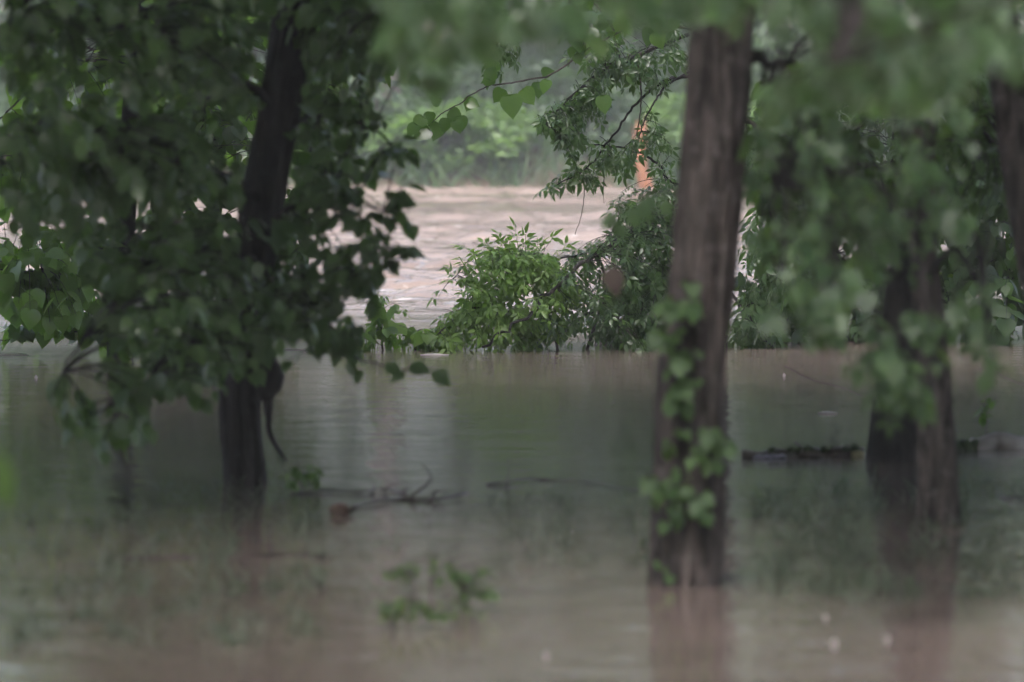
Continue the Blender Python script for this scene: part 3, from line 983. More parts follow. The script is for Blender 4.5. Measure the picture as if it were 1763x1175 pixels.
# foliage of the right-hand trees
c1 = T4.branch([W(1592, 420, D4), W(1520, 330, D4 - .8), W(1430, 290, D4 - 1.5), W(1330, 320, D4 - 2.0)], .018, .005, mat='bark_dark')
c2 = T4.branch([W(1600, 560, D4), W(1560, 560, D4 - .8), W(1530, 620, D4 - 1.3), W(1520, 690, D4 - 1.6)], .013, .004, mat='bark_dark')
c3 = T4.branch([W(1595, 480, D4), W(1640, 430, D4 - .6), W(1680, 480, D4 - 1.0), W(1700, 600, D4 - 1.2)], .013, .004, mat='bark_dark')
c4 = T4.branch([W(1590, 200, D4), W(1520, 150, D4 - .8), W(1420, 140, D4 - 1.5), W(1310, 180, D4 - 2.0)], .018, .005, mat='bark_dark')
c5 = T4.branch([W(1345, 380, D4 - 2.0), W(1330, 440, D4 - 2.1), W(1370, 500, D4 - 2.2), W(1460, 550, D4 - 2.3)], .009, .003, mat='bark_dark')
S4 = ['ovate', 'ovate', 'elder3', 'maple']
A4 = .078
T4.fill([(1290, 160), (1690, 160), (1690, 330), (1420, 420), (1290, 420)], 19.0, .9, 56, S4, A4, [c1, c4], count=5, droop=.8, face=.1)
T4.fill([(1400, 330), (1680, 330), (1640, 470), (1480, 520), (1400, 470)], 19.4, .7, 44, S4, A4, [c1, c2, c3], count=5, droop=.8, face=.1)
T4.fill([(1310, 410), (1420, 410), (1480, 540), (1470, 590), (1380, 600), (1300, 560), (1290, 450)], 17.6, .4, 24, S4, A4, [c5], count=4, droop=.9, last=.2, face=.1)
T4.fill([(1490, 560), (1640, 540), (1630, 660), (1580, 730), (1500, 720), (1470, 640)], 18.4, .4, 26, S4, A4, [c2], count=4, droop=1., last=.2, face=.1)
T4.fill([(1630, 480), (1720, 500), (1710, 680), (1650, 640)], 18.8, .3, 10, S4, A4, [c3], count=3, droop=1., last=.18, face=.1)
T4.finish('leaf_dark')
add_crown(T4.root, T4.base, (t4[-1].x + .5, t4[-1].y, 7.8), 1.)
e1 = T3.branch([W(1570, 400, D3), W(1480, 330, D3 + .6), W(1380, 300, D3 + 1.0), W(1300, 330, D3 + 1.1)], .016, .005, mat='bark_dark')
e2 = T3.branch([W(1580, 260, D3), W(1660, 220, D3 + .5), W(1740, 260, D3 + .8)], .016, .005, mat='bark_dark')
e3 = T3.branch([W(1590, 120, D3), W(1480, 60, D3 + .5), W(1380, 90, D3 + .8)], .016, .005, mat='bark_dark')
T3.fill([(1290, 180), (1560, 100), (1560, 480), (1380, 500), (1300, 480)], 27.2, .6, 100, S4, A4 * 1.05, [e1, e3], count=5, droop=.8)
T3.fill([(1560, 100), (1720, 60), (1740, 400), (1600, 420)], 27.3, .6, 80, S4, A4 * 1.05, [e2, e3], count=5, droop=.8)
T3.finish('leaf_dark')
add_crown(T3.root, T3.base, (t3[-1].x + .8, t3[-1].y + .0, 7.6), 1.0)

# --- ivy-dark trunk standing back at left, with round leaves
D6 = depth_at_water(613)
T6 = Plant('redbud_tree', on_water(207, 613), 'round-leaved tree at the far left, its dark stem rising from the water behind', 'tree')
t6 = T6.trunk([W(207, 640, D6), W(207, 613, D6), W(205, 540, D6), W(208, 440, D6), W(220, 300, D6), W(235, 100, D6), W(240, -100, D6), W(260, -700, D6), W(280, -1600, D6)],
              [.10, .088, .08, .08, .075, .07, .066, .05, .03], sides=20, mat='bark_black', furrow=.01, seed=30.)
f1 = T6.branch([W(205, 425, D6), W(165, 432, D6 - .2), W(120, 455, D6 - .3), W(60, 468, D6 - .4), W(-20, 462, D6 - .4)], .009, .004)
f2 = T6.branch([W(70, 137, D6 - .5), W(40, 165, D6 - .5), W(0, 205, D6 - .5), W(-40, 250, D6 - .5)], .008, .005)
f2b = T6.branch([W(230, 120, D6), W(160, 105, D6 - .3), W(100, 110, D6 - .5), W(70, 137, D6 - .5)], .012, .008)
f3 = T6.branch([W(215, 330, D6), W(150, 290, D6 - .3), W(80, 265, D6 - .4), W(-10, 270, D6 - .4)], .009, .004)
f4 = T6.branch([W(205, 560, D6), W(150, 570, D6 + .1), W(80, 575, D6 + .1), W(-20, 590, D6 + .1)], .008, .004)
S6 = ['heart']
A6 = .118
T6.fill([(-20, 320), (80, 320), (80, 400), (-20, 400)], D6 - .3, .4, 14, S6, A6, [f1, f3], count=4, droop=.9, face=.3)
T6.fill([(0, 380), (190, 380), (190, 480), (120, 560), (0, 560)], D6 - .3, .5, 84, S6, A6, [f1, f3], count=4, droop=.9, face=.3)
T6.fill([(0, 500), (190, 500), (190, 600), (0, 590)], D6 + .2, .4, 44, S6, A6 * .9, [f4, f1], count=4, droop=.8, face=.3)
T6.fill([(0, 60), (200, 60), (180, 320), (0, 340)], D6 - .3, .5, 40, S6, A6, [f2, f2b, f3], count=4, droop=.9, face=.3)
T6.fill([(170, 380), (330, 420), (330, 600), (175, 600)], D6 + .2, .3, 26, ['ovate'], .11, [f1, f4], count=4, droop=.9)
T6.fill([(0, -20), (560, -20), (560, 330), (0, 330)], D6 + .5, 1.0, 150, S6, A6, [f2b, f3], count=4, droop=.9)
T6.finish('leaf_glow')
add_crown(T6.root, T6.base, (t6[-1].x - 2.0, t6[-1].y - 3.5, 7.0), .8)

# --- redbud spray in sharp focus above the river
D7 = 37.2
T7 = Plant('redbud_sapling', on_water(1235, depth_at_water and 605), 'slender round-leaved sapling behind the thick trunk, one twig hanging above the river', 'tree')
t7 = T7.trunk([W(1235, 640, D7), W(1235, 605, D7), W(1230, 400, D7), W(1225, 200, D7), W(1215, 0, D7), W(1190, -300, D7)], [.05, .045, .04, .035, .03, .012], sides=12, mat='bark_dark', furrow=.004, seed=40.)
h1 = T7.branch([W(1220, 60, D7), W(1120, 40, D7 - .2), W(1020, 80, D7 - .3), W(950, 128, D7 - .4), W(880, 142, D7 - .4), W(832, 152, D7 - .4), W(790, 180, D7 - .4), W(760, 197, D7 - .4), W(738, 218, D7 - .4)], .008, .003)
for (x, y, s, dx, dz, k) in [(880, 158, .19, .05, -1, 0), (868, 150, .13, -.5, -.8, 0), (898, 150, .15, .55, -.8, 0), (845, 150, .11, -.2, .8, 0), (838, 140, .12, .5, .9, 0), (856, 128, .13, -.4, .6, 0),
                             (793, 196, .125, .05, -1, 0), (770, 190, .13, .7, -.5, 0), (768, 200, .12, -.1, -1, 0), (756, 208, .15, -.25, -1, 0), (744, 222, .15, -.95, -.45, 0), (733, 200, .13, -.7, -.7, 0),
                             (742, 190, .11, -.2, -1, 0), (760, 180, .10, -.6, .4, 0), (803, 175, .10, .8, -.3, 0), (925, 138, .13, .1, -1, 0), (945, 135, .12, -.4, -.9, 0), (930, 128, .1, .8, .2, 0), (1040, 160, .15, 0, -1, 0), (815, 165, .12, -.4, -.9, 0), (782, 205, .11, .4, -.9, 0), (720, 212, .12, -.6, -.7, 0)]:
    q = W(x, y, D7 - .42 + random.uniform(-.06, .06))
    h1['leaves'].append(('heart', leaf_matrix(q, Vector((dx, random.uniform(-.35, .15), dz)), s * .82, random.uniform(-.4, .4), Vector((random.uniform(-.3, .3), -1, .25)))))
T7.fill([(1180, -20), (960, -20), (960, 70), (1180, 60)], D7 - .2, .3, 16, S6, .12, [h1], count=4, droop=.9, face=.4)
T7.finish('leaf_redbud')

# --- box elder whose branches trail into the flood
D8 = depth_at_water(597)
T8 = Plant('box_elder', on_water(1222, 600), 'small-leaved tree behind the thick trunk, its leafy boughs trailing into the flood', 'tree')
t8 = T8.trunk([W(1222, 635, D8), W(1222, 600, D8), W(1226, 450, D8), W(1232, 300, D8), W(1236, 150, D8), W(1240, 0, D8), W(1250, -400, D8), W(1240, -1500, D8 - .3)],
              [.14, .12, .115, .11, .105, .10, .085, .04], sides=24, mat='bark_dark', furrow=.01, seed=44.)
k1 = T8.branch([W(1225, 320, D8), W(1165, 352, D8 - .2), W(1100, 388, D8 - .35), W(1040, 428, D8 - .6), W(975, 478, D8 - .8), W(905, 545, D8 - .95), W(830, 598, D8 - 1.0)], .024, .009, mat='bark_dark')
k2 = T8.branch([W(1225, 420, D8), W(1165, 455, D8 - .1), W(1095, 487, D8 - .1), W(1030, 528, D8 - .1), W(982, 560, D8 - .1), W(940, 598, D8 - .1)], .020, .008, mat='bark_dark')
TB = Plant('drooping_bush', on_water(900, 598), 'bright yellow-green leafy bush half drowned at the river edge, centre', 'shrub')
k3 = TB.branch([W(1010, 604, D8 - .4), W(1040, 500, D8 - .35), W(1030, 449, D8 - .35), W(1000, 441, D8 - .4), W(950, 448, D8 - .45), W(890, 468, D8 - .5), W(820, 505, D8 - .5)], .011, .004, mat='bark_dark')
k4 = TB.branch([W(960, 604, D8 - .5), W(950, 500, D8 - .5), W(920, 455, D8 - .55), W(880, 430, D8 - .6), W(820, 440, D8 - .6), W(780, 480, D8 - .6)], .010, .003)
k4b = TB.branch([W(930, 604, D8 - .55), W(880, 540, D8 - .6), W(820, 530, D8 - .65), W(770, 560, D8 - .65), W(735, 592, D8 - .65)], .010, .003)
k5 = T8.branch([W(1232, 130, D8), W(1185, 132, D8 - .1), W(1140, 142, D8 - .2), W(1090, 185, D8 - .25), W(1055, 235, D8 - .3), W(1010, 290, D8 - .3), W(960, 318, D8 - .35)], .013, .004, mat='bark_dark')
k6 = T8.branch([W(1185, 125, D8), W(1145, 150, D8 - .3), W(1125, 180, D8 - .4), W(1108, 210, D8 - .4), W(1100, 240, D8 - .4)], .009, .004, mat='bark_dark')
k7 = T8.branch([W(1105, 90, D8 - .3), W(1100, 120, D8 - .3), W(1104, 165, D8 - .3), W(1100, 205, D8 - .3), W(1090, 260, D8 - .3)], .008, .003)
k8 = T8.branch([W(1230, 320, D8), W(1160, 318, D8 - .1), W(1135, 285, D8 - .2), W(1095, 262, D8 - .2), W(1020, 250, D8 - .2)], .013, .005, mat='bark_dark')
k9 = T8.branch([W(1200, 560, D8), W(1140, 565, D8 - .2), W(1090, 560, D8 - .25), W(1060, 566, D8 - .3)], .010, .004)
k10 = T8.branch([W(1185, 60, D8), W(1110, 90, D8 - .2), W(1040, 120, D8 - .3), W(960, 190, D8 - .35), W(940, 215, D8 - .35)], .015, .004, mat='bark_dark')
k11 = T8.branch([W(1235, 200, D8), W(1290, 210, D8), W(1340, 260, D8 - .1), W(1360, 340, D8 - .1), W(1350, 430, D8 - .1)], .02, .005, mat='bark_dark')
k12 = T8.branch([W(1225, 470, D8), W(1270, 520, D8 - .1), W(1310, 575, D8 - .2), W(1330, 598, D8 - .2)], .014, .005, mat='bark_dark')
k13 = T8.branch([W(1238, -40, D8), W(1100, -60, D8 - .2), W(960, -30, D8 - .3), W(880, 20, D8 - .35), W(850, 90, D8 - .35)], .014, .004, mat='bark_dark')
SE = ['elder3', 'elder5', 'elder3']
AE = 0.155
low = [k1, k2]
bu = [k3, k4, k4b]
TB.fill([(825, 460), (865, 425), (940, 432), (990, 455), (990, 520), (930, 590), (725, 596), (735, 568), (780, 520)], D8 - .6, .18, 205, SE, AE * .8, bu, count=4, droop=.35, last=.16, tr=.0018, face=.3)
TB.fill([(812, 455), (860, 428), (940, 428), (960, 450), (870, 490), (790, 505)], D8 - .7, .15, 44, SE, AE * .8, [k4, k3], count=4, droop=-.25, last=.16, tr=.0018, face=.3)
T8.fill([(960, 440), (1080, 400), (1160, 400), (1160, 600), (900, 600), (960, 520)], D8 - .35, .3, 190, SE, AE * .75, low + [k9], count=4, droop=.6, last=.16, tr=.0018, face=.2)
T8.fill([(1060, 330), (1200, 300), (1200, 430), (1010, 430), (1060, 380)], D8 - .3, .25, 110, SE, AE * .75, [k1, k8], count=4, droop=.5, last=.16, tr=.0018)
T8.fill([(1060, 440), (1200, 430), (1200, 600), (1050, 600)], D8 + .1, .3, 190, SE, AE * .8, [k2, k9], count=4, droop=.7, last=.16, tr=.0018)
T8.fill([(1030, 270), (1120, 200), (1165, 240), (1160, 280), (1100, 290), (1000, 325), (940, 322), (960, 290)], D8 - .3, .15, 40, SE, AE * .8, [k5, k6, k8], count=4, droop=.8, last=.15, tr=.0018, holes=[[(1080, 175), (1126, 175), (1126, 222), (1080, 222)], [(1088, 255), (1128, 255), (1128, 300), (1088, 300)]])
T8.fill([(935, 190), (1000, 150), (1060, 120), (1050, 190), (1000, 250), (990, 290), (960, 235), (930, 230)], D8 - .35, .14, 64, SE, AE * .75, [k10], count=4, droop=.8, last=.15, tr=.0018)
T8.fill([(1030, 105), (1170, 90), (1130, 130), (1060, 150)], D8 - .3, .15, 22, SE, AE * .85, [k10, k5], count=4, droop=.7, last=.15, tr=.0018)
T8.fill([(1290, 200), (1350, 200), (1400, 330), (1380, 500), (1270, 540)], D8 - .1, .3, 110, SE, AE, [k11], count=4, droop=.8, last=.16, tr=.0018)
T8.fill([(1270, 520), (1330, 560), (1340, 600), (1250, 600)], D8 - .2, .15, 18, SE, AE, [k12], count=4, droop=.6, last=.16, tr=.0018)
for (x0, y0, x1, y1) in [(880, 440, 862, 398), (890, 445, 888, 392), (905, 440, 905, 405), (940, 450, 948, 402), (930, 445, 925, 412), (830, 455, 806, 420), (845, 445, 838, 412), (815, 470, 782, 448), (960, 450, 978, 418), (800, 500, 755, 498)]:
    q = W(x0, y0, D8 - .6)
    dd, bb, qq = TB.nearest(q, [k3, k4])
    TB.spray(bb, qq, W(x1, y1 + 14, D8 - .62), ['elder3'], AE * .8, 4, droop=-.5, spread=.8, last=.14, tr=.0018, face=.3)
T8.fill([(815, 0), (905, 0), (895, 120), (835, 130)], D8 - .35, .14, 30, SE, AE * .75, [k13], count=4, droop=.8, last=.15, tr=.0018)
T8.fill([(960, 20), (1180, 20), (1180, 110), (1000, 130)], D8 - .2, .25, 60, SE, AE * .75, [k13, k10], count=4, droop=.8, last=.15, tr=.0018)
# bare hanging vine
vb = T8.branch([W(1006, 320, D8 - .3), W(1005, 345, D8 - .3), W(1000, 375, D8 - .3), W(990, 404, D8 - .3)], .0035, .002)
vb2 = T8.branch([W(1040, 300, D8 - .3), W(1039, 330, D8 - .3), W(1040, 350, D8 - .3)], .003, .0015)
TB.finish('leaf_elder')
T8.finish('leaf_elder_shaded')
add_crown(T8.root, T8.base, (t8[-1].x + 1.9, t8[-1].y - 1.2, 6.0), .6)

# --- glossy broad-leaved thicket at the right edge, behind the trunks
D9 = depth_at_water(585)
T9 = Plant('broadleaf_shrub', on_water(1700, 588), 'dark glossy broad-leaved shrub in the water near the right edge', 'shrub')
m1 = T9.branch([W(1700, 600, D9), W(1690, 500, D9), W(1700, 380, D9), W(1690, 250, D9), W(1660, 120, D9)], .03, .012, mat='bark_dark')
m2 = T9.branch([W(1710, 600, D9), W(1735, 520, D9 - .2), W(1745, 430, D9 - .2), W(1770, 350, D9 - .2)], .02, .008, mat='bark_dark')
m3 = T9.branch([W(1695, 560, D9), W(1660, 520, D9 - .1), W(1640, 430, D9 - .1), W(1620, 330, D9 - .1)], .02, .008, mat='bark_dark')
T9.fill([(1630, 300), (1780, 300), (1780, 588), (1660, 590), (1630, 480)], D9 - .2, .4, 150, ['heart', 'ovate'], .14, [m1, m2, m3], count=4, droop=.9)
T9.fill([(1600, 80), (1720, 60), (1720, 320), (1600, 320)], D9 + .2, .4, 100, ['heart', 'ovate'], .14, [m1, m3], count=4, droop=.9)
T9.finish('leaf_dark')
T10 = Plant('thicket_shrub', on_water(1440, 592), 'dark thicket standing in the water between the thick trunk and the black one', 'shrub')
m1 = T10.branch([W(1440, 605, D9), W(1430, 500, D9), W(1440, 380, D9), W(1420, 200, D9)], .03, .012, mat='bark_dark')
m2 = T10.branch([W(1450, 605, D9), W(1490, 500, D9 + .2), W(1530, 380, D9 + .2), W(1540, 200, D9 + .2)], .02, .008, mat='bark_dark')
m3 = T10.branch([W(1435, 600, D9), W(1390, 480, D9 + .2), W(1380, 360, D9 + .2), W(1350, 220, D9 + .2)], .02, .008, mat='bark_dark')
T10.fill([(1290, 100), (1640, 100), (1640, 560), (1500, 592), (1380, 592), (1290, 500)], D9 + .2, .5, 300, ['ovate', 'elder3'], .14, [m1, m2, m3], count=5, droop=.9)
m4 = T10.branch([W(1400, 604, D9 - .2), W(1340, 560, D9 - .2), W(1290, 520, D9 - .2)], .014, .005, mat='bark_dark')
m5 = T10.branch([W(1480, 604, D9 - .2), W(1560, 560, D9 - .2), W(1650, 530, D9 - .2)], .014, .005, mat='bark_dark')
T10.fill([(1275, 470), (1660, 470), (1660, 596), (1275, 596)], D9 - .2, .25, 170, ['ovate', 'elder3'], .12, [m1, m2, m3, m4, m5], count=5, droop=.7, last=.2)
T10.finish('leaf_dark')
# --- bushes standing behind the leaning trunk
T11 = Plant('drowned_bush', on_water(420, 610), 'dark drowned bush behind the foot of the leaning trunk', 'shrub')
D11 = depth_at_water(610)
m1 = T11.branch([W(420, 625, D11), W(400, 520, D11), W(380, 400, D11), W(350, 250, D11), W(340, 60, D11)], .03, .012, mat='bark_dark')
m2 = T11.branch([W(425, 625, D11), W(470, 540, D11 + .2), W(500, 440, D11 + .2), W(540, 260, D11 + .2), W(560, 60, D11)], .025, .010, mat='bark_dark')
m3 = T11.branch([W(415, 620, D11), W(330, 540, D11 + .2), W(280, 420, D11 + .2), W(250, 250, D11 + .2)], .02, .008, mat='bark_dark')
T11.fill([(220, 200), (560, 150), (560, 330), (500, 560), (480, 600), (250, 605), (230, 420)], D11 + .2, .6, 150, ['ovate', 'heart'], .12, [m1, m2, m3], count=5, droop=.9)
T11.fill([(230, 20), (700, 20), (650, 200), (230, 250)], D11 + .3, .6, 110, ['ovate', 'heart'], .12, [m1, m2, m3], count=5, droop=.9)
T11.fill([(185, 400), (350, 380), (360, 606), (190, 606)], D11 + .1, .4, 60, ['ovate', 'heart'], .11, [m3, m1], count=5, droop=.9)
T11.finish('leaf_dark')

# --- small drowned sprigs left of the trailing boughs
D12 = depth_at_water(603)
for (x0, y0, pts, n, lab) in [(660, 603, [(640, 505), (690, 505), (700, 600), (625, 600)], 26, 'small dark sprig standing in the water left of the trailing boughs'),
                              (715, 601, [(690, 565), (745, 560), (745, 600), (690, 600)], 12, 'low green sprig at the waterline beside the trailing boughs'),
                              (615, 606, [(590, 560), (640, 575), (640, 604), (580, 604)], 8, 'tiny sprig at the waterline left of the small dark sprig')]:
    T = Plant('drowned_sprig', on_water(x0, y0), lab, 'sprig', 'sprigs standing in the flood')
    s1 = T.branch([W(x0, y0 + 8, D12), W(x0 - 3, y0 - 30, D12), W(x0 + 2, pts[0][1] + 10, D12)], .008, .003)
    T.fill(pts, D12, .12, n, ['elder3', 'ovate'], .10, [s1], count=4, droop=.6, last=.14, tr=.0015)
    T.finish('leaf_elder')

# --- near tree whose blurred leaves hang into the top of the picture
BN = Vector((2.6, 9.0, .1))
TN = Plant('near_tree', BN, 'blurred near tree whose pale green leaves hang across the top right', 'tree')
tn = TN.trunk([BN - Vector((0, 0, .3)), BN + Vector((0, 0, 1.5)), BN + Vector((-.1, .1, 3)), BN + Vector((-.2, .2, 5)), BN + Vector((-.1, .3, 7))], [.14, .12, .11, .09, .04], sides=24, furrow=.01, seed=50.)
p1 = TN.branch([BN + Vector((-.05, .05, 2.2)), W(1700, -120, 11.2), W(1500, -60, 11.4), W(1300, -70, 11.5), W(1100, -110, 11.6)], .014, .004, mat='bark')
p2 = TN.branch([BN + Vector((-.05, .05, 2.3)), W(1500, -280, 11.2), W(1150, -160, 11.8), W(900, -130, 12.2), W(700, -150, 12.4)], .014, .004, mat='bark')
p3 = TN.branch([BN + Vector((-.05, .05, 2.0)), W(1760, 0, 12.2), W(1600, 60, 12.6), W(1440, 110, 12.9)], .009, .003, mat='bark')
SN = ['maple', 'ovate', 'elder3']
AN = .085
TN.fill([(1180, -60), (1763, -60), (1763, 110), (1560, 150), (1400, 60), (1200, 70)], 14.6, .9, 62, SN, AN, [p1], count=4, droop=.75, last=.18, tr=.002, face=.9)
TN.fill([(1380, 0), (1763, 0), (1763, 90), (1640, 170), (1480, 190), (1400, 130)], 15.0, .8, 46, SN, AN, [p3], count=4, droop=.75, last=.18, tr=.002, face=.9)
TN.fill([(640, -60), (1200, -60), (1190, 50), (1000, 70), (880, 60), (860, 110), (760, 140), (680, 120)], 15.2, 1.0, 80, SN, AN * 1.05, [p2], count=4, droop=.75, last=.18, tr=.002, face=.9)
TN.fill([(1280, 130), (1440, 110), (1430, 220), (1300, 240)], 13.5, .4, 10, SN, AN, [p3], count=3, droop=.75, last=.16, tr=.002, face=.9)
TN.finish('leaf_near')
add_crown(TN.root, TN.base, BN + Vector((4.0, -1.0, 6.8)), .5)

# sapling by the camera: one leaf pokes into the left edge
BS = Vector((-1.55, 13.0, .0))
TS = Plant('near_sapling', BS, 'out-of-focus lime leaf of a sapling poking in at the left edge', 'sapling')
TS.trunk([BS - Vector((0, 0, .2)), BS + Vector((.02, 0, .5)), BS + Vector((0, .02, 1.0)), BS + Vector((.03, 0, 1.9))], [.012, .011, .009, .004], sides=8, mat='twig', furrow=0, rough=0)
s1 = TS.branch([BS + Vector((.01, 0, 1.3)), W(-180, 700, 13), W(-30, 755, 13)], .004, .0015)
s1['leaves'].append(('ovate', leaf_matrix(W(-4, 768, 13), Vector((.12, -.1, -1)), .135, .75, Vector((0, -1, .3)))))
for k in range(14):
    q = BS + Vector((random.gauss(0, .08), random.gauss(0, .08), random.uniform(.7, 1.9)))
    s1['leaves'].append(('ovate', leaf_matrix(q - Vector((.15, 0, 0)), Vector((random.gauss(0, 1) - 1, random.gauss(0, 1), -.6)), .07, .2)))
TS.finish('leaf_bright')

# --- unseen trees added beyond the frame and round the camera: their crowns shade the water
for i, (x, y, s) in enumerate([(-6.5, 22, 1.1), (-7.5, 30, 1.1), (-5.5, 15, .9), (6.5, 18, 1.0), (7.5, 26, 1.1), (8.5, 33, 1.05), (-10.0, 35, 1.0), (-12.5, 26, 1.2), (13, 24, 1.2), (13, 33, 1.2), (-13, 34, 1.2), (-4.5, 7, 1.0), (6.0, 5, 1.0), (-3.0, 5.5, .9), (-4, -5, 1.1), (-10, 4, 1.2), (11, 1, 1.2), (12, 12, 1.2), (-5.5, 0, 1.0), (-7.5, 17, 1.1), (8.5, 11, 1.0), (-10, 12, 1.2), (6.5, 21.0, 0.85)]):
    b = Vector((x, y, 0))
    if abs(x) < 5:
        b.x = math.copysign(max(y * .0881 + 0.7, 2.2), x)
    P = Plant('shade_tree', b, 'unseen tree added beyond the edges of the picture to shade the flooded wood', 'tree', 'unseen shade trees beyond the frame')
    P.trunk([b - Vector((0, 0, .5)), b + Vector((0, 0, 2)), b + Vector((random.gauss(0, .2), 0, 5)), b + Vector((random.gauss(0, .4), 0, 9))], [.16, .14, .11, .05], sides=16, n=6, furrow=.01, seed=i * 3.)
    add_crown(P.root, b, (x, y, random.uniform(7.0, 8.2)), s)

# ================================================================== FLOATING THINGS


def log(name, a, b, r, label, cat, mat, dip=.35, group=None, n=14, stubs=(), end_mat=None, rough=.18, seed=0.0, taper=.75):
    a, b = Vector(a), Vector(b)
    base = a.lerp(b, .5)
    P = Plant(name, base, label, cat, group)
    mb = MB()
    path = [a.lerp(b, i / n) + Vector((0, .02 * math.sin(i * 1.1 + seed), r * dip + .3 * r * math.sin(i * .9 + seed))) for i in range(n + 1)]
    mb.tube(path, [r * (1 + (taper - 1) * i / n) for i in range(n + 1)], 12, True, rough, seed)
    P.part('bark', mb, mat)
    for (t, v, rr) in stubs:
        mb = MB()
        q = a.lerp(b, t) + Vector((0, 0, r * .6))
        mb.tube([q, q + Vector(v) * .5, q + Vector(v)], [rr, rr * .8, rr * .4], 7, True, .2, t * 5)
        P.part('stub', mb, mat)
    return P, path


L1, lp = log('floating_log', on_water(1278, 789), on_water(1488, 785), .020, 'dark mossy log floating between the thick trunk and the black one', 'log', 'wet_wood', .6,
             stubs=[(.55, (-.07, 0, .055), .010), (.3, (-.02, 0, .03), .008), (.72, (.03, 0, .035), .01)], seed=1.3, rough=.5, taper=1.7, n=26)
mb = MB()
e = lp[-1]
mb.tube([e + Vector((-.06, -.02, .005)), e + Vector((-.03, -.035, .0)), e + Vector((-.005, -.03, -.002))], [.012, .022, .014], 10, True, .2)
L1.part('torn_end', mb, 'cut_wood')
for k in range(9):
    mb = MB()
    q = lp[6 + 2 * k] + Vector((random.uniform(-.03, .03), -.01, .015))
    mb.tube([q, q + Vector((.02, 0, .012)), q + Vector((.045, 0, .004))], [.010, .018, .006], 7, True, .5, k)
    L1.part('moss_tuft', mb, 'moss')
L2, lp2 = log('floating_log', on_water(1672, 774), on_water(1830, 770), .044, 'thick pale grey log floating at the right edge', 'log', 'log_grey', .55, seed=4., rough=.1, taper=1.)
log('floating_log', on_water(1640, 776), on_water(1680, 775), .036, 'short mossy log end beside the slim trunk, left of the pale grey log', 'log', 'moss', .3, seed=2., rough=.25, taper=.9)
log('floating_log', W(1030, 588, depth_at_water(590)), W(1072, 588, depth_at_water(590)), .035, 'short black log at the waterline under the trailing boughs', 'log', 'wet_wood', .5, seed=5.)


def stick(pts, r0, r1, label, mat='wet_wood', name='floating_stick', twigs=(), group='sticks in the flood water'):
    P = Plant(name, Vector((pts[0].x, pts[0].y, 0)), label, 'stick', group)
    r0, r1 = r0 * .62, r1 * .62
    path = smooth_path(pts, 6)
    mb = MB()
    mb.tube(path, list(np.linspace(r0, r1, len(path))), 7, True, .25, pts[0].x)
    P.part('stem', mb, mat)
    for tw in twigs:
        mb = MB()
        pp = smooth_path(tw, 5)
        mb.tube(pp, list(np.linspace(r1 * 1.2, r1 * .4, len(pp))), 5)
        P.part('twig', mb, mat)
    return P


def ow(x, y, z=0.0):
    p = on_water(x, y)
    p.z = z
    return p


def up(x, y, yw):
    return W(x, y, depth_at_water(yw))


stick([ow(500, 851, .0), ow(560, 848, .008), ow(620, 851, .008), ow(660, 846, .012), ow(700, 853, .005)], .008, .007, 'long thin stick floating right of the leaning trunk',
      twigs=[[up(640, 850, 850), up(645, 838, 850), up(640, 828, 850)], [up(660, 848, 850), up(672, 836, 850), up(690, 832, 850)], [up(690, 852, 850), up(700, 840, 850), up(706, 842, 850)]])
stick([ow(605, 876, .004), ow(650, 868, .012), ow(700, 862, .006), ow(750, 864, .010), ow(803, 857, .016)], .010, .012, 'crooked dark branch floating just behind the round brown nut',
      twigs=[[up(700, 862, 862), up(715, 850, 862), up(742, 826, 862), up(728, 800, 862)], [up(740, 862, 862), up(750, 848, 862), up(770, 846, 862)]])
stick([ow(838, 836, .004), ow(870, 834, .01), ow(910, 828, .008), ow(945, 826, .003)], .007, .005, 'short twig with an upright fork floating near the centre',
      twigs=[[up(872, 834, 834), up(876, 810, 834), up(874, 782, 834)]])
stick([ow(930, 828, .002), ow(1000, 830, .006), ow(1060, 840, .006), ow(1110, 846, .002)], .0035, .002, 'thin faint stick drifting left of the thick trunk')
stick([ow(210, 962, .003), ow(320, 960, .006), ow(430, 958, .007), ow(510, 956, .006), ow(568, 962, .010)], .006, .009, 'long thin branch lying on the water in the left foreground')
stick([up(517, 975, 1020), up(545, 1005, 1020), up(566, 1028, 1020), ow(585, 1048, -.04)], .006, .010, 'slanting stick poking from the water in the left foreground', name='leaning_stick')
stick([up(1350, 630, 690), up(1400, 655, 690), up(1450, 668, 690), up(1500, 690, 690)], .004, .003, 'fine bare twig slanting over the brown water left of the black trunk', name='bare_twig')
stick([up(1690, 620, 760), up(1730, 650, 760), up(1790, 672, 760)], .005, .003, 'bare twig slanting down at the right edge above the logs', name='bare_twig')
stick([ow(1720, 856, .003), ow(1745, 862, .012), ow(1790, 858, .006)], .012, .010, 'short stick floating at the right edge below the logs')

# round nut with its float line
P = Plant('floating_nut', ow(585, 890), 'round brown husk floating left of the crooked branch', 'husk')
mb = MB()
q = ow(585, 886, .012)
mb.tube([q + Vector((-.042, 0, 0)), q + Vector((-.036, 0, .002)), q + Vector((-.018, 0, .004)), q + Vector((.005, 0, .004)), q + Vector((.026, 0, .003)), q + Vector((.038, 0, 0)), q + Vector((.042, 0, 0))],
        [.004, .019, .031, .034, .028, .014, .004], 14, True, .15, 3)
P.part('shell', mb, 'nut')
mb = MB()
mb.tube([q + Vector((.040, 0, .002)), q + Vector((.055, 0, .010)), q + Vector((.062, 0, .02))], [.006, .004, .003], 6)
P.part('stalk', mb, 'twig')

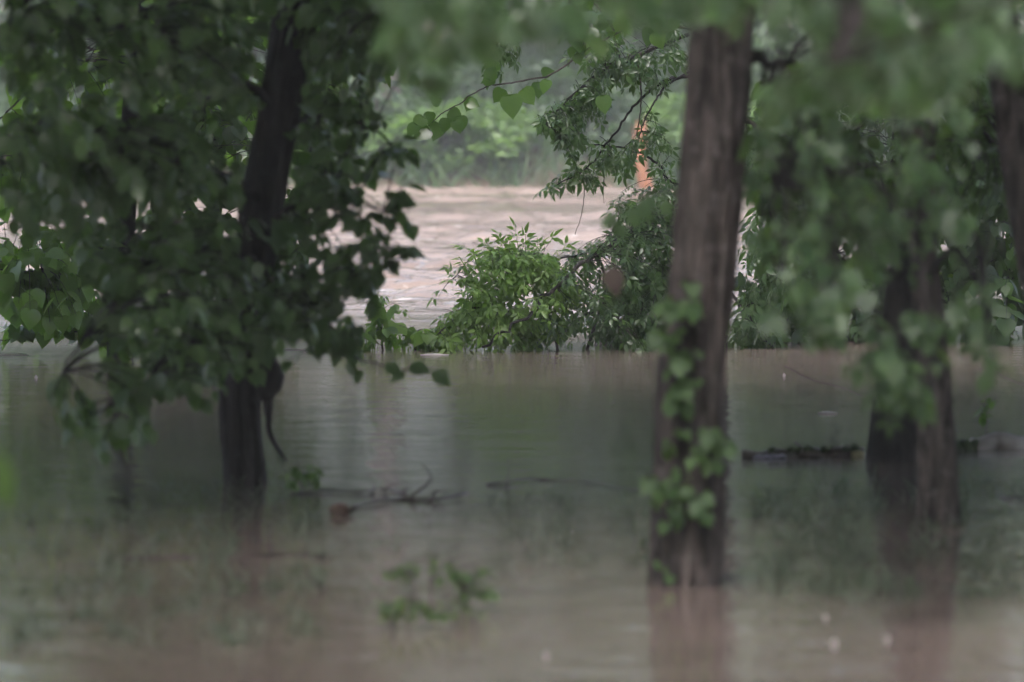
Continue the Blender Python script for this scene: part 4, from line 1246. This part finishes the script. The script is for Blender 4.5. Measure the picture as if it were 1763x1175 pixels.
# bits of pale litter caught at the log
for (x, y, lab) in [(1312, 790, 'pale lilac scrap caught at the left end of the mossy log'), (1338, 789, 'small pale scrap caught in front of the mossy log')]:
    q = ow(x, y, .004)
    mb = MB()
    mb.tube([q + Vector((-.04, 0, 0)), q + Vector((-.02, .01, .006)), q + Vector((.0, 0, .002)), q + Vector((.025, -.01, .008)), q + Vector((.045, 0, 0))], [.004, .010, .008, .010, .003], 7, True, .5, x)
    tag(obj('plastic_scrap', mb.mesh('plastic_scrap', M['plastic'], True, q), None, q), lab, 'litter', 'scraps caught at the log')

# weeds breaking the surface in the foreground
for (x, y, w, h, n, lab) in [(815, 1050, 38, 75, 26, 'taller green weed breaking the surface in the foreground, right of its neighbour'),
                             (715, 1020, 55, 45, 16, 'pale green weed in the foreground, left of the taller one'),
                             (700, 1086, 55, 38, 20, 'low green weed nearest the bottom, left of centre'),
                             (790, 1080, 40, 30, 10, 'low sparse weed below the taller one in the foreground')]:
    d = depth_at_water(y)
    T = Plant('water_weed', on_water(x, y), lab, 'weed', 'weeds breaking the surface')
    br = []
    for k in range(3):
        xx = x + random.uniform(-w, w) * .6
        br.append(T.branch([W(xx, y + 15, d), W(xx + 3, y - h * .4, d), W(xx + random.uniform(-12, 12), y - h * .8, d)], .004, .002))
    T.fill([(x - w, y - h), (x + w, y - h), (x + w, y - 5), (x - w, y - 5)], d, .06, n, ['ovate', 'elder3'], .04, br, count=2, droop=.2, last=.07, tr=.0012, face=.4)
    T.finish('leaf_ivy')

# thin drowned grass breaking the surface in the shallows
gm = []
for (x0, x1, y0, y1, n, hh) in [(0, 560, 890, 1120, 1100, .11), (1290, 1763, 840, 1040, 1250, .12), (840, 1120, 850, 980, 450, .08), (200, 560, 830, 900, 300, .07), (480, 900, 880, 1060, 380, .07)]:
    for i in range(n):
        x, y = random.uniform(x0, x1), random.uniform(y0, y1)
        if mnoise.noise(Vector((x * .012, y * .03, 2.0))) < random.gauss(0.05, .12):
            continue
        q = on_water(x, y)
        for k in range(3):
            gm.append(leaf_matrix(q + Vector((random.gauss(0, .015), random.gauss(0, .04), -.01)), Vector((random.gauss(0, .45), random.gauss(0, .45), random.uniform(.5, 1))), hh * random.uniform(.5, 1.2), random.gauss(0, .6)))
me = joined_leaves('drowned_grass', {'grass': gm}, 'grass_wet', (0, 0, 0))
tag(obj('drowned_grass', me), 'thin grey-green grass tips breaking the surface of the shallows', 'grass', kind='stuff')

# sprouts by the leaning trunk's foot
for (x, y, w, h, n, lab) in [(520, 848, 30, 40, 8, 'faint green sprout right of the leaning trunk foot'), (1697, 745, 8, 50, 5, 'thin green sprout standing behind the pale grey log')]:
    d = depth_at_water(y)
    T = Plant('water_sprout', on_water(x, y), lab, 'sprout')
    br = [T.branch([W(x, y + 8, d), W(x + 2, y - h * .5, d), W(x - 2, y - h, d)], .003, .0015)]
    T.fill([(x - w, y - h), (x + w, y - h), (x + w, y - 3), (x - w, y - 3)], d, .05, n, ['ovate'], .05, br, count=3, droop=.3, last=.06, tr=.001)
    T.finish('leaf_ivy')

# raindrops striking the water
for (x, y, s, lab) in [(1436, 1110, 1.0, 'white raindrop splash at the bottom right, the larger of the pair'), (1527, 1103, .9, 'white raindrop splash at the bottom right, right of the larger one'),
                       (1421, 1065, .7, 'small raindrop splash above the larger bottom right one'), (1350, 648, .9, 'white drop splash right of the thick trunk, far back on the brown water'),
                       (940, 1132, .8, 'flat raindrop splash at the bottom centre'), (62, 652, 1.0, 'drop splash at the far left behind the leaves')]:
    q = on_water(x, y)
    P = Plant('rain_splash', q, lab, 'splash', 'raindrops striking the water')
    mb = MB()
    R = .009 * s
    prof = [(R * .9, 0), (R * 1.0, R * .35), (R * 1.15, R * .75), (R * 1.3, R * 1.0), (R * 1.15, R * .8), (R * .85, R * .3), (R * .7, R * .02)]
    k = 14
    for (rr, zz) in prof:
        for j in range(k):
            a = 2 * math.pi * j / k
            mb.v.append(q + Vector((math.cos(a) * rr, math.sin(a) * rr, zz * (1 + .35 * (j % 2)))))
    for i in range(len(prof) - 1):
        for j in range(k):
            mb.f.append((i * k + j, i * k + (j + 1) % k, (i + 1) * k + (j + 1) % k, (i + 1) * k + j))
    P.part('splash_crown', mb, 'foam')
    mb = MB()
    zs = [0, .3, .8, 1.3, 1.8, 2.2, 2.4]
    mb.tube([q + Vector((0, 0, R * z)) for z in zs], [R * v for v in (.6, .4, .3, .36, .46, .32, .05)], 10)
    P.part('splash_jet', mb, 'foam')

# foam flecks drifting along the edge of the current
flecks = [(748, 612, .09, 'white foam fleck below the left end of the trailing boughs'), (500, 603, .10, 'foam streak right of the leaning trunk, nearest to it'),
          (552, 607, .11, 'foam streak at the waterline left of the tiny sprig'), (1080, 575, .06, 'foam fleck beside the short black log under the boughs'),
          (20, 612, .10, 'foam fleck at the far left waterline'), (1425, 713, .05, 'pale foam streak on the brown water left of the black trunk'),
          (640, 470, .05, 'foam fleck on the open river left of the trailing boughs')]
for i, (x, y, s, lab) in enumerate(flecks):
    q = ow(x, y, .003)
    mb = MB()
    mb.tube([q + Vector((-s, 0, 0)), q + Vector((-s * .5, .02, .001)), q + Vector((0, -.01, .002)), q + Vector((s * .5, .015, .001)), q + Vector((s, 0, 0))], [.002, .007, .009, .006, .002], 7, True, .5, i * 2.)
    tag(obj('foam_fleck', mb.mesh('foam_fleck', M['foam'], True, q), None, q), lab, 'foam', 'foam flecks')

# ------------------------------------------------------------------ damp air over the river
HX0, HX1, HY0, HY1, HZ0, HZ1 = -402, 402, -202, 702, -3.0, 22.0
hv = [(x, y, z) for z in (HZ0, HZ1) for (x, y) in ((HX0, HY0), (HX1, HY0), (HX1, HY1), (HX0, HY1))]
me = bpy.data.meshes.new('haze')
me.from_pydata(hv, [], [(3, 2, 1, 0), (4, 5, 6, 7), (0, 1, 5, 4), (1, 2, 6, 5), (2, 3, 7, 6), (3, 0, 4, 7)])
hm, ht, ho = new_mat('haze')
pv = N(ht, 'ShaderNodeVolumePrincipled', Density=0.0013, Anisotropy=0.0)
pv.inputs['Color'].default_value = (0.93, 0.95, 0.96, 1)
ht.links.new(pv.outputs[0], ho.inputs['Volume'])
me.materials.append(hm)
tag(obj('haze', me), kind='stuff')
